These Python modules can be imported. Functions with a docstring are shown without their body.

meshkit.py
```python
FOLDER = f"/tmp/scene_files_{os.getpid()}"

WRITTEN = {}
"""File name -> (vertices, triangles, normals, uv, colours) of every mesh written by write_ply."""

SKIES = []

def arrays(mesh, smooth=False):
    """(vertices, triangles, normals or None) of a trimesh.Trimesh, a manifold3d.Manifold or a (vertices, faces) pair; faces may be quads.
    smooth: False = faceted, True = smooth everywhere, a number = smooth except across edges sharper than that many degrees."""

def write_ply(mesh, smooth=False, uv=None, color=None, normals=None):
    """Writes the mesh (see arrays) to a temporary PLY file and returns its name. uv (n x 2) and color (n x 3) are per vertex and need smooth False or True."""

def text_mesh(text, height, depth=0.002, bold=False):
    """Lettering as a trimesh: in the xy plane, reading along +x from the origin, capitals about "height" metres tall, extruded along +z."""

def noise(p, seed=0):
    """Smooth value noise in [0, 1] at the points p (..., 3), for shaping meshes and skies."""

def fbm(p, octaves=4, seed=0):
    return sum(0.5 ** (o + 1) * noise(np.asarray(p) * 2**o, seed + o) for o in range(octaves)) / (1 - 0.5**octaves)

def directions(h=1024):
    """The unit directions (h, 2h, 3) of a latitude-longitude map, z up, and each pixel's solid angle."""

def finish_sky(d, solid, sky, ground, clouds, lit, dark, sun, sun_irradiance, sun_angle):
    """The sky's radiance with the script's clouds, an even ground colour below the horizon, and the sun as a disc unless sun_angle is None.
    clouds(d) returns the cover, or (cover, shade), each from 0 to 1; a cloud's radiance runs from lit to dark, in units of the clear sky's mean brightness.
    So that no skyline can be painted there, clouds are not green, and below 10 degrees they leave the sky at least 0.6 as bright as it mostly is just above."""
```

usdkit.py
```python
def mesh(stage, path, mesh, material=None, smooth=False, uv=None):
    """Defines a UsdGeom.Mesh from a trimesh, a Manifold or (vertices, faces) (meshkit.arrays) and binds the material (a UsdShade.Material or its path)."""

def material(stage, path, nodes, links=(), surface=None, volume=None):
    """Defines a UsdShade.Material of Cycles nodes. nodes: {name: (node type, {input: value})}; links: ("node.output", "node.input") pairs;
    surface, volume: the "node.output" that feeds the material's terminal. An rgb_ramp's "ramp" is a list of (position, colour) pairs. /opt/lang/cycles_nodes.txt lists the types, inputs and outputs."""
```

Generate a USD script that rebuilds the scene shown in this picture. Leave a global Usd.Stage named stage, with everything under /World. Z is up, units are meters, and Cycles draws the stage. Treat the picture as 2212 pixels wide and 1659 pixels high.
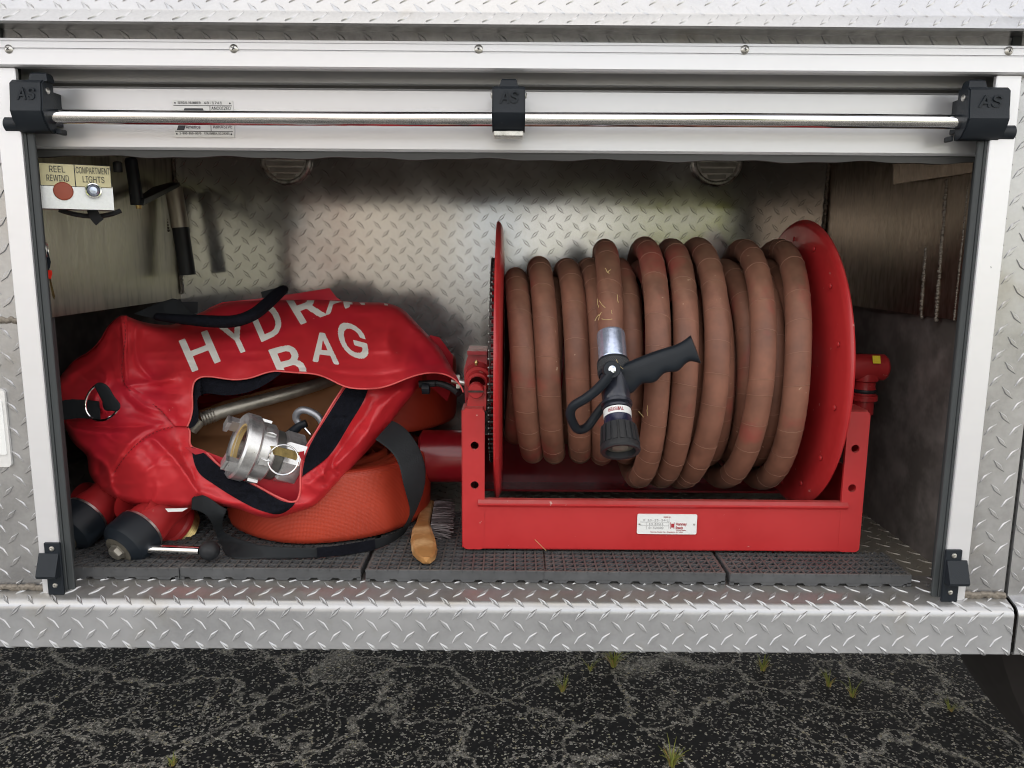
import math, random
import numpy as np, trimesh, shapely
from shapely.geometry import Polygon, Point
from shapely.ops import unary_union
from scipy.interpolate import RBFInterpolator
from scipy.spatial import Delaunay
import usdkit, meshkit
from pxr import Usd, UsdGeom, UsdLux, UsdShade, Gf, Sdf

stage = Usd.Stage.CreateInMemory()
UsdGeom.SetStageUpAxis(stage, UsdGeom.Tokens.z)
UsdGeom.SetStageMetersPerUnit(stage, 1.0)
UsdGeom.Xform.Define(stage, '/World')
UsdGeom.Scope.Define(stage, '/World/Looks')
rnd = random.Random(5)
rng = np.random.default_rng(5)

# ------------------------------------------------------------------ camera, sky, sun, exposure
CAM = np.array([0, -1.02, 1.0]); F = 1700.0
PT, RO = math.radians(9.6), math.radians(.45)
fw = np.array([0, math.cos(PT), -math.sin(PT)]); U0 = np.array([0, math.sin(PT), math.cos(PT)]); X0 = np.array([1.0, 0, 0])
rt = math.cos(RO)*X0 + math.sin(RO)*U0; up = -math.sin(RO)*X0 + math.cos(RO)*U0
cam = UsdGeom.Camera.Define(stage, '/World/camera')
M4 = Gf.Matrix4d(*rt, 0, *up, 0, *(-fw), 0, *CAM, 1)
cam.AddTransformOp().Set(M4)
cam.CreateHorizontalApertureAttr(36.0); cam.CreateVerticalApertureAttr(27.0)
cam.CreateFocalLengthAttr(36.0*F/2212); cam.CreateClippingRangeAttr(Gf.Vec2f(.02, 2000))
EXPOSURE = 1.22
cam.GetPrim().CreateAttribute('exposure', Sdf.ValueTypeNames.Float).Set(EXPOSURE)

SUN = np.array([.45, .75, 1.05]); SUN /= np.linalg.norm(SUN)
sun_el, sun_rot = math.asin(SUN[2]), math.atan2(SUN[0], SUN[1])
usdkit.material(stage, '/World/Looks/sky', {
    'sky': ('sky_texture', {'sky_type': 'single_scattering', 'sun_disc': False, 'sun_elevation': sun_el, 'sun_rotation': sun_rot,
                            'air_density': 1.0, 'aerosol_density': 2.0}),
    'tc': ('texture_coordinate', {}),
    'mp': ('mapping', {'location': (3.3, 1.7, .4)}),
    'n': ('noise_texture', {'scale': 2.2, 'detail': 6, 'roughness': .6}),
    'r': ('rgb_ramp', {'ramp': [(0, (.1, .1, .1)), (.30, (.15, .15, .15)), (.58, (1, 1, 1)), (1, (1, 1, 1))]}),
    'm': ('mix_color', {'b': (6.6, 6.3, 5.9), 'use_clamp': False}),
    'bg': ('background_shader', {'strength': .14})},
    [('mp.vector', 'n.vector'), ('tc.generated', 'mp.vector'), ('n.fac', 'r.fac'), ('r.color', 'm.fac'), ('sky.color', 'm.a'), ('m.result', 'bg.color')], surface='bg.background')
dome = UsdLux.DomeLight.Define(stage, '/World/sky')
UsdShade.MaterialBindingAPI.Apply(dome.GetPrim()).Bind(UsdShade.Material.Get(stage, '/World/Looks/sky'))
dome.GetPrim().SetCustomDataByKey('kind', 'structure')
sun = UsdLux.DistantLight.Define(stage, '/World/sun')
sun.CreateNormalizeAttr(True); sun.CreateIntensityAttr(.62); sun.CreateAngleAttr(.5); sun.CreateColorAttr(Gf.Vec3f(1, .96, .90))
zz = SUN; xx = np.cross([0, 0, 1], zz); xx /= np.linalg.norm(xx); yy = np.cross(zz, xx)
sun.AddTransformOp().Set(Gf.Matrix4d(*xx, 0, *yy, 0, *zz, 0, 0, 0, 10, 1))


def at(u, v, y):            # the point at depth y that a measured line of sight (u, v on a 2212-wide survey of the place) meets
    d = fw*F + rt*(u-1106) - up*(v-829.5)
    return CAM + d*(y-CAM[1])/d[1]


def atz(u, v, z):
    d = fw*F + rt*(u-1106) - up*(v-829.5)
    return CAM + d*(z-CAM[2])/d[2]


# ------------------------------------------------------------------ materials
_m = {}


def mat(name, base, rough=.5, metal=0.0, var=.12, vscale=9.0, stretch=(1, 1, 1), rvar=.1, bump=0.0, bscale=60.0, specks=None, speck_amt=.68, speck_scale=90.0,
        tint=None, spec=.5, coat=0.0, dust=None, sheen=0.0, dust_amt=.5):
    """worn surface: base colour with soft variation, optional tint blotches, pale specks, dust on faces that look up, fine bump"""
    if name in _m:
        return _m[name]
    b = np.array(base, float)
    N = {'tc': ('texture_coordinate', {}),
         'mp': ('mapping', {'scale': stretch}),
         'n': ('noise_texture', {'scale': vscale, 'detail': 6, 'roughness': .6}),
         'r': ('rgb_ramp', {'ramp': [(.25, tuple(b*(1-var))), (.75, tuple(np.minimum(b*(1+var), .95)))]}),
         'rr': ('map_range', {'from_min': .3, 'from_max': .7, 'to_min': max(rough-rvar, .02), 'to_max': min(rough+rvar, 1)}),
         'p': ('principled_bsdf', {'metallic': metal, 'roughness': rough, 'specular_ior_level': spec, 'coat_weight': coat, 'coat_roughness': .15, 'sheen_weight': sheen})}
    L = [('tc.object', 'mp.vector'), ('mp.vector', 'n.vector'), ('n.fac', 'r.fac'), ('n.fac', 'rr.value'), ('rr.result', 'p.roughness')]
    col = 'r.color'
    if tint:
        N['n2'] = ('noise_texture', {'scale': tint[1], 'detail': 4, 'roughness': .6})
        N['r2'] = ('rgb_ramp', {'ramp': [(tint[2], (0, 0, 0)), (tint[2]+.16, (1, 1, 1))]})
        N['m2'] = ('mix_color', {'b': tuple(tint[0])})
        L += [('tc.object', 'n2.vector'), ('n2.fac', 'r2.fac'), ('r2.color', 'm2.fac'), (col, 'm2.a')]
        col = 'm2.result'
    if dust:
        N['g'] = ('geometry', {}); N['sx'] = ('separate_xyz', {}); N['nd'] = ('noise_texture', {'scale': 35, 'detail': 5, 'roughness': .7})
        N['dm'] = ('math', {'math_type': 'multiply'}); N['dr'] = ('map_range', {'from_min': .2, 'from_max': .75, 'to_min': 0, 'to_max': dust_amt, 'clamp': True}); N['m4'] = ('mix_color', {'b': tuple(dust)})
        L += [('g.normal', 'sx.vector'), ('tc.object', 'nd.vector'), ('sx.z', 'dm.value1'), ('nd.fac', 'dm.value2'), ('dm.value', 'dr.value'), ('dr.result', 'm4.fac'), (col, 'm4.a')]
        col = 'm4.result'
    if specks:
        N['n3'] = ('noise_texture', {'scale': speck_scale, 'detail': 3, 'roughness': .55})
        N['r3'] = ('rgb_ramp', {'ramp': [(speck_amt, (0, 0, 0)), (speck_amt+.03, (1, 1, 1))]})
        N['m3'] = ('mix_color', {'b': tuple(specks)})
        L += [('tc.object', 'n3.vector'), ('n3.fac', 'r3.fac'), ('r3.color', 'm3.fac'), (col, 'm3.a')]
        col = 'm3.result'
    L.append((col, 'p.base_color'))
    if bump:
        N['nb'] = ('noise_texture', {'scale': bscale, 'detail': 4, 'roughness': .6})
        N['b'] = ('bump', {'strength': bump, 'distance': .002})
        L += [('mp.vector', 'nb.vector'), ('nb.fac', 'b.height'), ('b.normal', 'p.normal')]
    _m[name] = usdkit.material(stage, '/World/Looks/'+name, N, L, surface='p.BSDF')
    return _m[name]


TREAD_IN = mat('tread_plate_inner', (.50, .495, .485), .16, .82, .12, 7, rvar=.07, bump=.07, bscale=16, tint=((.45, .43, .4), 12, .6))
TREAD = mat('tread_plate', (.47, .47, .475), .29, .9, .09, 8, rvar=.10, bump=.12, bscale=18, tint=((.40, .385, .36), 9, .58), specks=(.28, .26, .23), speck_amt=.76, speck_scale=60)
TREAD_STEP = mat('tread_plate_step', (.43, .435, .445), .33, .75, .09, 8, rvar=.10, bump=.12, bscale=20, tint=((.38, .37, .35), 14, .6), dust=(.36, .33, .27), dust_amt=.75)
TREAD_DIRTY = mat('tread_plate_dirty', (.30, .285, .25), .5, .5, .2, 9, rvar=.1, bump=.1, bscale=60, dust=(.33, .29, .22), dust_amt=.7)
ANOD = mat('anodised_aluminium', (.69, .69, .705), .36, .6, .02, 4, rvar=.04, bump=.03, bscale=400, stretch=(.1, 1, 1), specks=(.2, .2, .2), speck_amt=.79, speck_scale=70)
BRUSHED_L = mat('brushed_sheet', (.50, .48, .42), .36, 1, .10, 60, (1, 1, .22), .07, .10, 90)  # olive tint stands in for the dim reflection on the left wall
BRUSHED_R = mat('stained_sheet', (.42, .345, .28), .30, 1, .07, 90, (1, 1, .3), .05, .05, 120, tint=((.36, .30, .24), 5, .5))  # brown tone stands in for warm reflections in the brushed metal
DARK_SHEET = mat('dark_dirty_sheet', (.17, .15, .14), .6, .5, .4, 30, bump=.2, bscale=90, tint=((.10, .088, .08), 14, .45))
FLOOR_SHEET = mat('dirty_floor_plate', (.30, .28, .24), .5, .6, .25, 14, bump=.15, bscale=70, specks=(.5, .5, .46), speck_amt=.73, speck_scale=60, tint=((.12, .105, .09), 9, .5))
BLACK_TRACK = mat('black_track_seal', (.035, .04, .042), .6, 0, .2, 10, bump=.05, bscale=200)
BLACK_PLASTIC = mat('black_plastic', (.009, .012, .016), .42, 0, .15, 12, spec=.28, bump=.18, bscale=700, specks=(.09, .1, .1), speck_amt=.765, speck_scale=120)
BLACK_RUBBER = mat('black_rubber', (.011, .012, .014), .5, 0, .25, 18, spec=.35, bump=.1, bscale=300, dust=(.08, .07, .06), dust_amt=.25)
MAT_RUBBER = mat('mat_rubber', (.06, .062, .065), .5, 0, .3, 30, bump=.15, bscale=300, dust=(.19, .17, .14), dust_amt=.5, specks=(.35, .32, .27), speck_amt=.76, speck_scale=160)
CHROME = mat('chrome', (.80, .80, .81), .08, 1, .02, 8, rvar=.03)
CHROME_WORN_SKY = mat('worn_chrome', (.50, .56, .70), .2, .85, .1, 40, rvar=.08, bump=.12, bscale=120, tint=((.75, .76, .78), 90, .6))  # blue cast and pale patches stand in for reflected sky
STEEL = mat('bright_steel', (.62, .61, .58), .3, 1, .1, 60, rvar=.1, bump=.05)
CAST_ALU = mat('cast_aluminium', (.60, .60, .60), .32, .9, .08, 30, rvar=.1, bump=.12, bscale=160, specks=(.22, .21, .2), speck_amt=.73, speck_scale=140)
PIPE_STEEL = mat('dull_pipe', (.30, .28, .24), .42, .8, .25, 40, bump=.2, bscale=180)
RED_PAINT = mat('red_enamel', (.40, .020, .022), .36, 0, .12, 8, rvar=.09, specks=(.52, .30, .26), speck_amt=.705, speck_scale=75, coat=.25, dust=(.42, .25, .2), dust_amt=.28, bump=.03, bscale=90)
RED_SHADED = mat('dark_red_enamel', (.23, .008, .014), .25, 0, .1, 8, coat=.4)  # red enamel with shade put into the colour, for parts set back
RED_FADED = mat('scuffed_red_paint', (.34, .018, .02), .4, 0, .18, 18, specks=(.42, .2, .16), speck_amt=.69, speck_scale=70, bump=.08, bscale=90)
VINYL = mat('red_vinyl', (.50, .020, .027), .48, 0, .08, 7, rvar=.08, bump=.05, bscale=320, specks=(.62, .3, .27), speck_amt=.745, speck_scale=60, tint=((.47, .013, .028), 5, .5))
VINYL_IN_AND_SHADED = mat('red_vinyl_lining', (.38, .010, .02), .5, 0, .1, 8)
PIPING = mat('faded_red_binding', (.62, .09, .085), .5, 0, .12, 40)
VELCRO = mat('black_velcro', (.006, .0065, .010), .9, 0, .5, 160, bump=.8, bscale=500, spec=.1)
WEBBING = mat('black_webbing', (.013, .015, .017), .7, 0, .2, 60, spec=.25, bump=.3, bscale=350, dust=(.06, .057, .05), dust_amt=.1)
WHITE_INK = mat('white_print', (.74, .72, .66), .5, 0, .08, 30, specks=(.35, .12, .11), speck_amt=.735, speck_scale=110)
HOSE = mat('dusty_booster_hose', (.19, .080, .050), .64, 0, .38, 20, bump=.16, bscale=200, specks=(.38, .26, .18), speck_amt=.735, speck_scale=80, tint=((.30, .05, .040), 7, .57), dust=(.27, .165, .10), dust_amt=.6)
ORANGE = mat('orange_flat_hose', (.56, .075, .022), .42, 0, .1, 12, bump=.0)
TAN = mat('tan_canvas', (.26, .115, .045), .75, 0, .18, 14, bump=.2, bscale=300)
WOOD = mat('worn_wood', (.38, .19, .065), .45, 0, .25, 26, (1, 1, .3), bump=.15, bscale=80, tint=((.58, .36, .17), 22, .5))
BRISTLE = mat('grey_bristle', (.20, .18, .18), .7, 0, .35, 200)
BRASS = mat('dull_brass', (.55, .42, .18), .35, 1, .15, 40)
PLATE_WHITE = mat('white_enamel_plate', (.72, .73, .72), .35, 0, .03, 10)
PLATE_ALU = mat('printed_aluminium_plate', (.68, .68, .67), .42, .35, .03, 10)
INK = mat('dark_print', (.03, .03, .035), .5)
INK_RED = mat('red_print', (.34, .02, .03), .5)
INK_GREY = mat('grey_print', (.33, .33, .33), .5)
LABEL_GOLD = mat('pale_gold_label', (.60, .55, .33), .4, .2, .05, 20)
RED_BUTTON = mat('faded_red_button', (.34, .07, .035), .55, 0, .08, 60)
BRIGHT_RED = mat('bright_red_plastic', (.75, .03, .015), .4)
YELLOW = mat('yellow_sticker', (.75, .60, .03), .5)
LENS = mat('frosted_lens', (.70, .69, .64), .3, .3, .1, 20)
WELD = mat('weld_bead', (.21, .185, .155), .5, .7, .3, 160, bump=.5, bscale=350)
TYRE = mat('dusty_tyre', (.011, .008, .007), .85, 0, .2, 20, bump=.1, bscale=90)
UNDER = mat('underbody', (.02, .02, .02), .8)
BODY_RED = mat('body_red_paint', (.42, .012, .014), .25, 0, .03, 3, coat=.6)
GREASE = mat('oily_chain', (.055, .045, .042), .35, .8, .3, 60)
GASKET = mat('tan_gasket', (.50, .36, .15), .5)
STRAW = mat('dry_grass_bits', (.55, .42, .18), .7)
RUBBER_GREY = mat('grey_rubber_seal', (.05, .05, .048), .6)

# hose: fine wrapped-fabric rings and orange hose: woven relief (both as relief on the material)
def woven(name, base, scale, strength):
    return usdkit.material(stage, '/World/Looks/'+name, {
        'tc': ('texture_coordinate', {}), 'n': ('noise_texture', {'scale': 10, 'detail': 5}),
        'r': ('rgb_ramp', {'ramp': [(.3, tuple(np.array(base)*.84)), (.7, tuple(np.array(base)*1.12))]}),
        'w': ('wave_texture', {'wave_type': 'bands', 'bands_direction': 'z', 'scale': scale, 'distortion': .6, 'detail': 1}),
        'sep': ('separate_xyz', {}), 'at': ('math', {'math_type': 'arctan2'}), 'cx': ('combine_xyz', {}),
        'off': ('vector_math', {'math_type': 'subtract'}),
        'w2': ('wave_texture', {'wave_type': 'bands', 'bands_direction': 'x', 'scale': scale*.17, 'distortion': .4, 'detail': 1}),
        'mul': ('math', {'math_type': 'multiply'}),
        'b': ('bump', {'strength': strength, 'distance': .0012}),
        'p': ('principled_bsdf', {'roughness': .4})},
        [('tc.object', 'n.vector'), ('n.fac', 'r.fac'), ('r.color', 'p.base_color'), ('tc.object', 'w.vector'), ('tc.object', 'sep.vector'),
         ('sep.x', 'at.value1'), ('sep.y', 'at.value2'), ('at.value', 'cx.x'), ('cx.vector', 'w2.vector'),
         ('w.fac', 'mul.value1'), ('w2.fac', 'mul.value2'), ('mul.value', 'b.height'), ('b.normal', 'p.normal')], surface='p.BSDF')
ORANGE = woven('orange_flat_hose_weave', (.43, .048, .022), 150, .4)

# asphalt: dark binder, pale stones, pale worn cracks
ASPHALT = usdkit.material(stage, '/World/Looks/old_asphalt', {
    'tc': ('texture_coordinate', {}),
    'wn': ('noise_texture', {'scale': 4.5, 'detail': 5, 'roughness': .6}),
    'wc': ('vector_math', {'math_type': 'multiply_add', 'vector2': (.34, .34, 0), 'vector3': (0, 0, 0)}),
    'ad': ('vector_math', {'math_type': 'add'}),
    'ck': ('voronoi_texture', {'feature': 'distance_to_edge', 'scale': 4.0}),
    'ck2': ('voronoi_texture', {'feature': 'distance_to_edge', 'scale': 6.5}),
    'kr': ('map_range', {'from_min': 0, 'from_max': .033, 'to_min': 1, 'to_max': 0, 'clamp': True}),
    'kr2': ('map_range', {'from_min': 0, 'from_max': .022, 'to_min': .75, 'to_max': 0, 'clamp': True}),
    'mx': ('math', {'math_type': 'maximum'}),
    'big': ('noise_texture', {'scale': 3.2, 'detail': 4, 'roughness': .6}),
    'bm': ('map_range', {'from_min': .35, 'from_max': .65, 'to_min': .06, 'to_max': .32, 'clamp': True}),
    'den': ('math', {'math_type': 'multiply_add', 'value2': .9}),
    'st': ('voronoi_texture', {'feature': 'f1', 'scale': 185, 'randomness': 1}),
    'sep': ('separate_color', {}),
    'cmp': ('math', {'math_type': 'less_than'}),
    'st2': ('voronoi_texture', {'feature': 'distance_to_edge', 'scale': 185, 'randomness': 1}), 'jn': ('noise_texture', {'scale': 220, 'detail': 2}), 'js': ('vector_math', {'math_type': 'multiply_add', 'vector2': (.006, .006, 0), 'vector3': (0, 0, 0)}), 'jv': ('vector_math', {'math_type': 'add'}),
    'edge': ('map_range', {'from_min': .05, 'from_max': .12, 'to_min': 0, 'to_max': 1, 'clamp': True}),
    'mk': ('math', {'math_type': 'multiply'}),
    'tone': ('rgb_ramp', {'ramp': [(0, (.14, .135, .125)), (.5, (.42, .40, .36)), (.85, (.78, .75, .68)), (1, (.50, .45, .27))]}),
    'bind': ('noise_texture', {'scale': 60, 'detail': 5, 'roughness': .7}),
    'bc': ('rgb_ramp', {'ramp': [(.3, (.006, .006, .007)), (.6, (.022, .022, .023)), (.8, (.07, .067, .062))]}),
    'mix': ('mix_color', {}), 'ckp': ('math', {'math_type': 'power', 'value2': 1.4}), 'ckm': ('math', {'math_type': 'multiply', 'value2': .9}), 'dustc': ('mix_color', {}), 'dtone': ('rgb_ramp', {'ramp': [(0, (.24, .225, .19)), (.4, (.46, .43, .36)), (1, (.76, .72, .60))]}), 'chip': ('voronoi_texture', {'feature': 'f1', 'scale': 300}), 'chipe': ('voronoi_texture', {'feature': 'distance_to_edge', 'scale': 300}), 'che': ('map_range', {'from_min': .02, 'from_max': .10, 'to_min': .25, 'to_max': 1, 'clamp': True}), 'chs': ('separate_color', {}), 'chd': ('math', {'math_type': 'less_than', 'value2': .86}), 'chm': ('math', {'math_type': 'multiply'}), 'chf': ('math', {'math_type': 'multiply'}), 'fine': ('math', {'math_type': 'less_than', 'value2': .07}), 'finem': ('math', {'math_type': 'maximum'}),
    'b': ('bump', {'strength': .7, 'distance': .004}),
    'p': ('principled_bsdf', {'roughness': .75, 'specular_ior_level': .25})},
    [('tc.object', 'wn.vector'), ('wn.color', 'wc.vector1'), ('tc.object', 'ad.vector1'), ('wc.vector', 'ad.vector2'),
     ('ad.vector', 'ck.vector'), ('ad.vector', 'ck2.vector'), ('ck.distance', 'kr.value'), ('ck2.distance', 'kr2.value'), ('kr.result', 'mx.value1'), ('kr2.result', 'mx.value2'),
     ('tc.object', 'big.vector'), ('big.fac', 'bm.value'), ('mx.value', 'den.value1'), ('bm.result', 'den.value3'),
     ('tc.object', 'jn.vector'), ('jn.color', 'js.vector1'), ('tc.object', 'jv.vector1'), ('js.vector', 'jv.vector2'), ('jv.vector', 'st.vector'), ('jv.vector', 'st2.vector'), ('st.color', 'sep.color'), ('sep.r', 'cmp.value1'), ('den.value', 'cmp.value2'),
     ('st2.distance', 'edge.value'), ('cmp.value', 'mk.value1'), ('edge.result', 'mk.value2'), ('sep.g', 'tone.fac'),
     ('tc.object', 'bind.vector'), ('bind.fac', 'bc.fac'), ('mx.value', 'ckp.value1'), ('ckp.value', 'ckm.value1'), ('jv.vector', 'chip.vector'), ('jv.vector', 'chipe.vector'), ('chip.color', 'chs.color'), ('chs.r', 'chd.value1'), ('chipe.distance', 'che.value'), ('chd.value', 'chm.value1'), ('che.result', 'chm.value2'), ('chs.b', 'fine.value1'), ('fine.value', 'finem.value1'), ('ckm.value', 'finem.value2'), ('finem.value', 'chf.value1'), ('chm.value', 'chf.value2'), ('chs.g', 'dtone.fac'), ('dtone.color', 'dustc.b'), ('chf.value', 'dustc.fac'), ('bc.color', 'dustc.a'), ('mk.value', 'mix.fac'), ('dustc.result', 'mix.a'), ('tone.color', 'mix.b'),
     ('mix.result', 'p.base_color'), ('mk.value', 'b.height'), ('b.normal', 'p.normal')], surface='p.BSDF')

# ------------------------------------------------------------------ mesh helpers
_names = {}


def numbered(path):
    k = _names.get(path, 0); _names[path] = k+1
    return path if k == 0 else f'{path}_{k:03d}'


def thing(name, label, cat, group=None, loc=(0, 0, 0), kind=None):
    x = UsdGeom.Xform.Define(stage, numbered('/World/'+name))
    if any(loc):
        x.AddTranslateOp().Set(Gf.Vec3d(*map(float, loc)))
    p = x.GetPrim()
    tag(p, label, cat, group, kind)
    p._loc = None
    LOC[str(p.GetPath())] = np.array(loc, float)
    return p


LOC = {}


def tag(p, label=None, cat=None, group=None, kind=None):
    for k, v in (('label', label), ('category', cat), ('group', group), ('kind', kind)):
        if v:
            p.SetCustomDataByKey(k, v)


def origin_of(path):
    path = str(path)
    while path not in LOC and path.count('/') > 1:
        path = path.rsplit('/', 1)[0]
    return LOC.get(path, np.zeros(3))


class MB:
    def __init__(self): self.p = []
    def add(self, m):
        self.p.append(m if isinstance(m, trimesh.Trimesh) else trimesh.Trimesh(np.asarray(m[0], float), np.asarray(m[1]), process=False)); return self
    def box(self, lo, hi, ch=0.0): return self.add(cbox(lo, hi, ch))
    def cyl(self, a, b, r0, r1=None, n=24, cap=True): return self.add(tube([a, b], [r0, r0 if r1 is None else r1], n, cap))
    def tube(self, path, r, n=12, cap=True): return self.add(tube(path, r, n, cap))
    def mesh(self): return trimesh.util.concatenate(self.p)
    def build(self, name, m, parent=None, smooth=30): return build(name, self.mesh(), m, parent, smooth)


# the reel, its hose and nozzle are laid out at catalogue size and set down, a little smaller, on the mats
PLACED = ('/World/hose_reel', '/World/booster_hose', '/World/hose_nozzle'); SIZE, SHIFT = .953, np.array([0, -.0479, .0470])


def build(name, mesh, m, parent=None, smooth=30):
    base = str(parent.GetPath()) if parent is not None else '/World'
    path = numbered(base+'/'+name)
    o = origin_of(base)
    mesh = mesh if isinstance(mesh, trimesh.Trimesh) else trimesh.Trimesh(np.asarray(mesh[0], float), np.asarray(mesh[1]), process=False)
    if base.startswith(PLACED) or name == 'straw_bits':
        mesh = mesh.copy(); mesh.vertices = mesh.vertices*SIZE+SHIFT
    if o.any():
        mesh = mesh.copy(); mesh.vertices = mesh.vertices - o
    return usdkit.mesh(stage, path, mesh, m, smooth=smooth).GetPrim()


def cbox(lo, hi, ch=0.0):
    lo, hi = np.minimum(lo, hi).astype(float), np.maximum(lo, hi).astype(float)
    if ch <= 0:
        m = trimesh.creation.box(hi-lo); m.apply_translation((lo+hi)/2); return m
    pts = []
    for k in range(3):
        for s in np.ndindex(2, 2, 2):
            q = [(lo[i]+ch if s[i] == 0 else hi[i]-ch) if i != k else (lo[i] if s[i] == 0 else hi[i]) for i in range(3)]
            pts.append(q)
    return trimesh.convex.convex_hull(np.array(pts))


def hull(pts): return trimesh.convex.convex_hull(np.array(pts, float))


def frames(P):
    P = np.asarray(P, float); T = np.gradient(P, axis=0); T /= np.maximum(np.linalg.norm(T, axis=1, keepdims=True), 1e-9)
    n = np.cross(T[0], [0, 0, 1.0]);
    if np.linalg.norm(n) < .05: n = np.cross(T[0], [1.0, 0, 0])
    n /= np.linalg.norm(n); A, B = [], []
    for t in T:
        n = n - t*np.dot(n, t); n /= np.linalg.norm(n); A.append(n); B.append(np.cross(t, n))
    return T, np.array(A), np.array(B)


def grid_faces(n, m, closed=True):
    f = []
    for i in range(n-1):
        for j in range(m if closed else m-1):
            a, b = i*m+j, i*m+(j+1) % m
            f += [[a, b, b+m], [a, b+m, a+m]]
    return f


def tube(path, r, n=12, cap=True, squash=None):
    P = np.asarray(path, float); r = np.broadcast_to(np.asarray(r, float), (len(P),))
    _, A, B = frames(P); th = np.arange(n)*2*math.pi/n
    s = 1.0 if squash is None else squash
    V = np.concatenate([P[i]+r[i]*(np.cos(th)[:, None]*A[i]+s*np.sin(th)[:, None]*B[i]) for i in range(len(P))])
    f = grid_faces(len(P), n)
    if cap:
        k = len(V); V = np.vstack([V, P[0], P[-1]])
        for j in range(n):
            f += [[k, (j+1) % n, j], [k+1, (len(P)-1)*n+j, (len(P)-1)*n+(j+1) % n]]
    m = trimesh.Trimesh(V, np.array(f)[:, ::-1], process=False)
    return m


def lathe(profile, o, axis, n=40, ang=None):
    """profile: (distance along the axis, radius) pairs from the point o"""
    axis = np.array(axis, float); axis /= np.linalg.norm(axis)
    a = np.cross(axis, [0, 0, 1.0]);
    if np.linalg.norm(a) < .1: a = np.cross(axis, [1.0, 0, 0])
    a /= np.linalg.norm(a); b = np.cross(axis, a); th = np.arange(n)*2*math.pi/n
    V = np.concatenate([np.array(o)+axis*s+max(r, 1e-5)*(np.cos(th)[:, None]*a+np.sin(th)[:, None]*b) for s, r in profile])
    m = trimesh.Trimesh(V, np.array(grid_faces(len(profile), n)), process=False)
    # outward test: weight of the faces that look away from the axis against those that look to it
    rel = m.triangles_center-np.array(o); rad = rel-np.outer(rel@axis, axis); cr = np.cross(m.triangles[:, 1]-m.triangles[:, 0], m.triangles[:, 2]-m.triangles[:, 0])
    mid = (profile[0][0]+profile[-1][0])/2
    if (np.einsum('ij,ij->i', cr, rad)).sum() < 0: m.invert()
    return m


def torus(c, axis, R, r, n=40, m=10):
    axis = np.array(axis, float)/np.linalg.norm(axis); a = np.cross(axis, [0, .3, 1.0]); a /= np.linalg.norm(a); b = np.cross(axis, a)
    th = np.linspace(0, 2*math.pi, n, endpoint=False); ph = np.linspace(0, 2*math.pi, m, endpoint=False); V = []
    for t in th:
        d = math.cos(t)*a+math.sin(t)*b
        for p in ph: V.append(np.array(c)+d*(R+r*math.cos(p))+axis*r*math.sin(p))
    f = []
    for i in range(n):
        for j in range(m):
            A, B = i*m+j, i*m+(j+1) % m; C, D = ((i+1) % n)*m+j, ((i+1) % n)*m+(j+1) % m
            f += [[A, C, D], [A, D, B]]
    return trimesh.Trimesh(V, f, process=True)


def spline(P, n):
    from scipy.interpolate import CubicSpline
    P = np.asarray(P, float); t = np.r_[0, np.cumsum(np.linalg.norm(np.diff(P, axis=0), axis=1))]
    return CubicSpline(t, P)(np.linspace(0, t[-1], n))


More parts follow.
